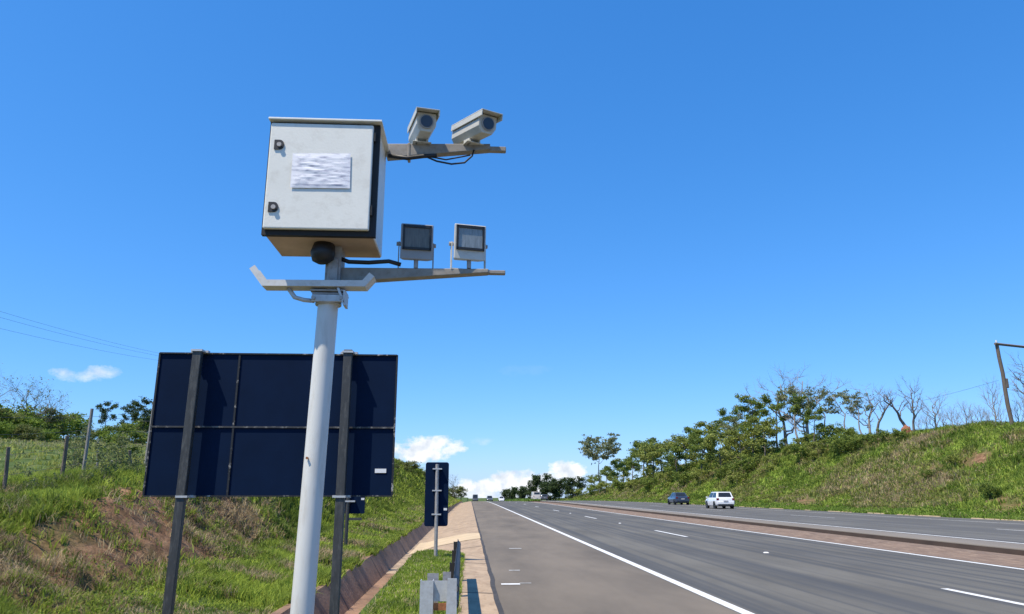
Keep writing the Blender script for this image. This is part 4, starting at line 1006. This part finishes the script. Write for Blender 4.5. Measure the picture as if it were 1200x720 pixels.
# contour of the tree crowd on the bank top
cx_ = [690, 715, 735, 760, 790, 815, 840, 862, 880]; cyt = [556, 541, 530, 512, 507, 500, 494, 489, 484]
keys = ['round1', 'round2', 'round2', 'open1', 'round1', 'round2', 'round1', 'open2']
lbl = {'round1': 'mid green bushy tree in the crowd on the bank', 'round2': 'yellow green bushy tree in the crowd on the bank', 'open1': 'slim tree with bare trunk and green tufts on the bank', 'open2': 'pale slim tree with thin grey green crown on the bank'}
k = 0
for px in np.arange(690, 884, 8.5):
    X = [36.5, 39.5, 42][k % 3]; key = keys[(k * 5) % 8] if px > 730 else ['round1', 'round2'][k % 2]
    yt = np.interp(px, cx_, cyt) + random.uniform(-3, 9) + (8 if X < 38 else 0)
    put(pr[key], px + random.uniform(-3, 3), X + random.uniform(-.8, .8), yt, lbl[key], GB, wide=1.0)
    k += 1
for px, X, yt, key in [(882, 41, 460, 'open1'), (905, 41, 459, 'open1'), (928, 40.5, 447, 'open2'), (938, 41, 461, 'open1'), (962, 41.5, 455, 'open2'), (985, 41, 452, 'open2'), (1003, 41, 455, 'open2'), (893, 38.5, 488, 'round2'), (950, 39.5, 476, 'open1'), (868, 40, 470, 'open2'), (850, 42, 476, 'open1')]:
    put(pr[key], px, X, yt, lbl[key], GB, wide=.8 if 'open' in key else .9)
bl_ = 'bare tree with thin pale branches among the bank trees'
for px, X, yt in ((915, 42.5, 438), (938, 42.5, 433), (1012, 42, 449)):
    put(pr['bare2'], px, X, yt, bl_, 'pale bare trees among the bank trees')
put(pr['bare1'], 1064, 41.5, 446, 'bare upright tree with dark crooked limbs over the red mound', '', rz=1.0, wide=.7)
put(pr['bare3'], 1056, 41.3, 455, 'bare tree leaning far over beside the red mound', '', rz=.2)
put(pr['bare3'], 1022, 42.2, 460, 'thin bare tree at the open end of the tree crowd', '', rz=2.0, wide=.8)
put(pr['bare1'], 1208, 44, 415, 'bare grey tree behind the leaning utility pole', '', rz=4.0)
for px, X, yt in ((1084, 42.5, 484), (1092, 42.5, 463), (1103, 43, 480), (1113, 42.5, 476), (1120, 42, 482), (1129, 42.5, 470), (1138, 42.5, 481), (1147, 43, 474), (1155, 43, 479), (1160, 43, 448), (1171, 42.5, 478), (1190, 43, 470), (1197, 43, 455), (1075, 43, 486)):
    put(pr['twig'], px, X, yt, 'dry leafless shrub on the bank top before the utility pole', 'dry shrubs along the bank top', wide=random.uniform(.8, 1.5))
# shrubs on the face of the bank
for px, X, hg, key in [(862, 33.5, 1.9, 'shrub2'), (870, 35, 2.2, 'shrub1'), (1000, 38.5, 1.7, 'shrub1'), (985, 38.0, 1.9, 'shrub1'), (960, 38, 1.6, 'shrub2'), (1015, 38.8, 1.5, 'shrub1'), (940, 37.2, 1.9, 'shrub1'), (905, 36, 1.6, 'shrub2'),
                       (880, 36.5, 2.0, 'shrub1'), (1155, 31.5, .9, 'shrub1'), (1035, 39.3, 1.3, 'shrub1'), (845, 35, 1.9, 'shrub1'), (820, 34.5, 2.2, 'shrub2'), (800, 34, 2.2, 'shrub1'), (780, 34.2, 2.4, 'shrub2'), (760, 33.5, 2.4, 'shrub1'),
                       (742, 33.6, 2.5, 'shrub2'), (725, 33.8, 2.6, 'shrub1'), (708, 33.5, 2.8, 'shrub2'), (695, 33, 2.8, 'shrub1'), (1060, 39.8, 1.2, 'shrub1'), (1120, 36, .9, 'shrub2'), (1085, 34.5, .8, 'shrub1'), (832, 37, 2.4, 'shrub1'), (790, 36.5, 2.6, 'shrub1'), (765, 36, 2.8, 'shrub2'), (680, 32, 2.6, 'shrub2'), (668, 31.5, 2.8, 'shrub1')]:
    put(pr[key], px, X, 545, {'shrub1': 'dark green shrub on the grassy face of the bank', 'shrub2': 'light green shrub on the grassy face of the bank'}[key], 'shrubs on the face of the bank', hgt=hg)
for px in range(815, 1015, 9):
    key = random.choice(['shrub1', 'shrub2', 'shrub2'])
    put(pr[key], px, 40.5 + random.uniform(-1.5, 1.0), 545, {'shrub1': 'dark green shrub under the trees on the bank crest', 'shrub2': 'light green shrub under the trees on the bank crest'}[key], 'shrubs under the trees on the bank crest', hgt=random.uniform(.9, 2.0), wide=1.1)
# red mound under the bare tree
c = atX(1061, 497, 41.2); g = float(hz(c.x, c.y))
bm = bmesh.new(); bmesh.ops.create_icosphere(bm, subdivisions=4, radius=1)
for v in bm.verts:
    n_ = .22 * mnoise.noise(v.co * 2.1) + .1 * mnoise.noise(v.co * 5)
    v.co = Vector((v.co.x * .45, v.co.y * .45, v.co.z * .70)) * (1 + n_)
me = bpy.data.meshes.new('earth_mound'); bm.to_mesh(me); bm.free(); me.materials.append(M['redmound'])
o = bpy.data.objects.new('earth_mound', me); C.objects.link(o); o.location = (c.x, c.y, g + .35); smooth_angle(o, 60)
tag(o, 'small red earth mound on the bank top under the bare tree', 'mound')

# utility pole on the bank
b0 = atX(1184, 486, 42); gz_ = float(hz(b0.x, b0.y)); tpx = atY(1168, 402, b0.y - .4)
up_ = thing('utility_pole', 'old leaning wooden utility pole with a long crossarm on the bank', 'utility pole', (b0.x, b0.y, gz_))
tv = Vector((tpx.x - b0.x, tpx.y - b0.y, tpx.z - gz_))
pts = [Vector((0, 0, -.6)).lerp(tv, t / 6) + Vector((.04 * math.sin(t * 2), 0, 0)) for t in range(7)]
smooth_angle(MB().tube(pts, [.155, .15, .15, .145, .14, .135, .13], 10).build('pole', M['wood'], up_))
ea = atY(1240, 410, b0.y + .5); ev = Vector((ea.x - b0.x, ea.y - b0.y, ea.z - gz_))
dv = (ev - tv)
MB().tube([tv + Vector((-.25, -.12, -.10)), tv + dv * .5 + Vector((0, -.12, -.12)), tv + dv + Vector((0, -.12, -.1))], .10, 6).build('crossarm', M['wood'], up_)
MB().tube([tv + Vector((-.1, -.1, .0)), tv + Vector((-.1, -.1, .2))], .05, 8).build('insulator', M['white'], up_)
MB().box(tv * .52 + Vector((.14, -.05, 0)), (.25, .2, .75)).build('splice_block', M['wood'], up_, bevel=.03)

def cable(label, a, b, sag, rad, group):
    a, b = Vector(a), Vector(b); pts = [a.lerp(b, t / 24) + Vector((0, 0, -4 * sag * (t / 24) * (1 - t / 24))) for t in range(25)]
    mb = MB().tube(pts, rad, 5)
    tag(mb.build('power_cable', M['cable']), label, 'cable', group)
cable('thin cable running from the utility pole over the bank trees', atY(1170, 446, b0.y), atX(1000, 484, 46), .3, .010, 'power cable over the bank')
for i, (ya, yb) in enumerate(((360, 413), (367, 416), (380, 421))):
    a = atY(0, ya, 30); b = atY(193, yb, 46); d = b - a
    cable(['uppermost of three power cables above the pasture', 'middle one of three power cables above the pasture', 'lowest of three power cables above the pasture'][i], a - d * .35, b + d * .25,   .25, .0048, 'power cables above the pasture')

# ------------------------------------------------------------------ pasture fence
fn = thing('wire_fence', 'wire fence with thin uneven posts along the top of the left slope', 'fence', (-7.2, 11, 1.3))
fi = Matrix.Translation((7.2, -11, -1.3))
tops = []
for px, yt, pb, Y, r0, m, hexa_ in [(10, 524, 5, 11.6, .028, 'wood', 0), (79, 511, 70, 13.6, .034, 'wood', 0), (108, 479, 94, 14.2, .031, 'greypost', 1), (115, 515, 112, 15.6, .022, 'barkpale', 0), (181, 470, 166, 17.2, .036, 'greypost', 1), (152, 528, 151, 18.5, .038, 'wood', 0), (131, 540, 130, 17.0, .02, 'barkpale', 0), (-40, 520, -46, 10.6, .04, 'wood', 0)]:
    a = atY(px, yt, Y); b = atY(pb, 575, Y + .1); g = float(hz(b.x, b.y))
    mb = MB().tube([(b.x, b.y, g - .3), (b.x + (a.x - b.x) * .5, (a.y + b.y) / 2 + .01, (a.z + g) / 2), (a.x, a.y, a.z)], [r0 * 1.1, r0, r0 * .92], 8 if not hexa_ else 6)
    mb.xform(fi).build('post', M[m], fn, bevel=0)
    if r0 > .026: tops.append((b.x, b.y, g, a.x, a.y, a.z))
tops.sort(key=lambda t: t[1])
more = [(-7.9 - .02 * (y - 20), y) for y in range(21, 60, 4)]
for (x, y) in more:
    g = float(hz(x, y)); MB().tube([(x, y, g - .2), (x + random.uniform(-.1, .1), y, g + 1.35)], .05, 6).xform(fi).build('post', M['wood'], fn); tops.append((x, y, g, x, y, g + 1.3))
mb = MB()
for lv in (.35, .65, .95, 1.2):
    pts = [(t[0], t[1], t[2] + lv) for t in tops]
    mb.tube(pts, .0035, 4)
mb.xform(fi).build('fence_wire', M['wire'], fn)

# left hedge, trees on the pasture edge
pl = dict(
    hedge=plant('pasture_bush', '', 'bush', '', M['barkdark'], seed=31, h=3, crown_r=2.2, trunk_to=.08, limbs=11, sub=4, leaf_n=4200, leaf=.13, clump=.6, flat=.75, tr=.06, pal=((.12, .18, .03), (.26, .35, .06)), low=16),
    hedge2=plant('pasture_bush', '', 'bush', '', M['barkdark'], seed=32, h=3, crown_r=2.0, trunk_to=.08, limbs=11, sub=4, leaf_n=3600, leaf=.13, clump=.6, flat=.75, tr=.06, pal=((.11, .135, .04), (.21, .23, .08)), low=16),
    bare=plant('bare_tree', '', 'tree', '', M['bark'], seed=33, h=6, crown_r=3.0, trunk_to=.2, limbs=11, sub=6, up=1.0, leaf_n=260, leaf=.09, clump=.35, flat=.8, tr=.11, pal=G_GREY, wob=.1, twigs=5),
    tall=plant('tall_dark_tree', '', 'tree', '', M['barkdark'], seed=34, h=9, crown_r=2.2, trunk_to=.4, limbs=9, sub=4, up=.5, leaf_n=2600, leaf=.16, clump=.7, flat=.5, tr=.12, pal=G_DARK, wob=.06),
    young=plant('young_tree', '', 'tree', '', M['bark'], seed=35, h=2.6, crown_r=.8, trunk_to=.3, limbs=8, sub=3, leaf_n=2200, leaf=.06, clump=.28, flat=.8, tr=.03, pal=G_MID, low=3),
    weed=plant('weed_shrub', '', 'shrub', '', M['bark'], seed=36, h=1.1, crown_r=.35, trunk_to=.1, limbs=8, sub=3, up=1.6, leaf_n=420, leaf=.035, clump=.13, flat=.9, tr=.012, pal=((.14, .18, .06), (.23, .25, .11)), twigs=3),
)
k = 0
for px, yt, Y in [(-35, 478, 44), (-12, 484, 42), (8, 482, 44), (26, 490, 43), (44, 484, 46), (60, 492, 47), (78, 490, 50), (98, 503, 54), (116, 506, 56), (134, 502, 58), (156, 500, 58), (176, 496, 60), (-5, 496, 39), (34, 500, 40), (14, 498, 41), (54, 504, 42), (195, 492, 62)]:
    key = 'hedge' if k % 3 != 1 else 'hedge2'
    put(pl[key], px, None, yt, {'hedge': 'light green bush in the hedge at the back of the pasture', 'hedge2': 'dull green bush in the hedge at the back of the pasture'}[key], 'bushes along the back of the pasture', Y=Y, wide=1.25); k += 1
put(pl['bare'], 36, None, 448, 'wide bare tree with fine twigs above the pasture hedge', '', Y=44, wide=1.25)
put(pl['bare'], -8, None, 452, 'bare tree cut by the picture edge above the hedge', '', Y=47, wide=1.0)
put(pl['tall'], 128, None, 466, 'thin dark tree rising above the hedge between the fence posts', '', Y=62, wide=.8)
put(pl['tall'], 172, None, 463, 'dark tree with ragged crown beside the large sign', '', Y=58, wide=1.0)
put(pl['bare'], 62, None, 462, 'bare tree behind the hedge just before the light fence post', '', Y=52, wide=1.0)
put(pl['tall'], 158, None, 470, 'dark ragged tree right behind the first light fence posts', '', Y=66, wide=.9)
put(pl['young'], 147, None, 492, 'young green tree inside the fence near the large sign', '', Y=19.5, wide=1.5)
for px, Y, hg in [(104, 13.2, .5), (60, 12.4, .45), (118, 14, .8), (134, 14.8, .9), (141, 15.5, .7), (36, 12.2, .5), (160, 15.2, .6), (84, 15, .8), (90, 16.5, 1.0), (20, 13.5, .5)]:
    put(pl['weed'], px, None, 560, 'leggy weed growing at the foot of the wire fence', 'weeds along the wire fence', Y=Y, hgt=hg)
# shrubs on top of the left bank, farther along
for px, yt, Y, key in [(470, 541, 82, 'hedge2'), (478, 543, 92, 'hedge2'), (486, 549, 105, 'hedge'), (494, 553, 118, 'hedge2'), (503, 560, 140, 'hedge'), (461, 545, 74, 'hedge2'), (532, 573, 235, 'hedge2'), (518, 570, 190, 'hedge')]:
    put(pl[key], px, None, yt, {'hedge': 'light green bush on top of the near bank behind the signs', 'hedge2': 'brownish bush on top of the near bank behind the signs'}[key], 'bushes on top of the near bank', Y=Y, wide=1.5)
put(pl['bare'], 531, None, 559, 'tiny bare tree at the far end of the near bank', '', Y=210, wide=.7)
put(pl['tall'], 541, None, 575, 'tiny dark tree at the road crest beside the shoulder', '', Y=262, wide=1.6)
# prototypes that were never placed are removed; h0 was only a builder's note
for d_ in (pr, pl):
    for o in d_.values():
        if o.name not in used:
            for ch in list(o.children): bpy.data.objects.remove(ch)
            bpy.data.objects.remove(o)
for o in bpy.data.objects:
    if 'h0' in o: del o['h0']
    if o.get('group') == '': del o['group']
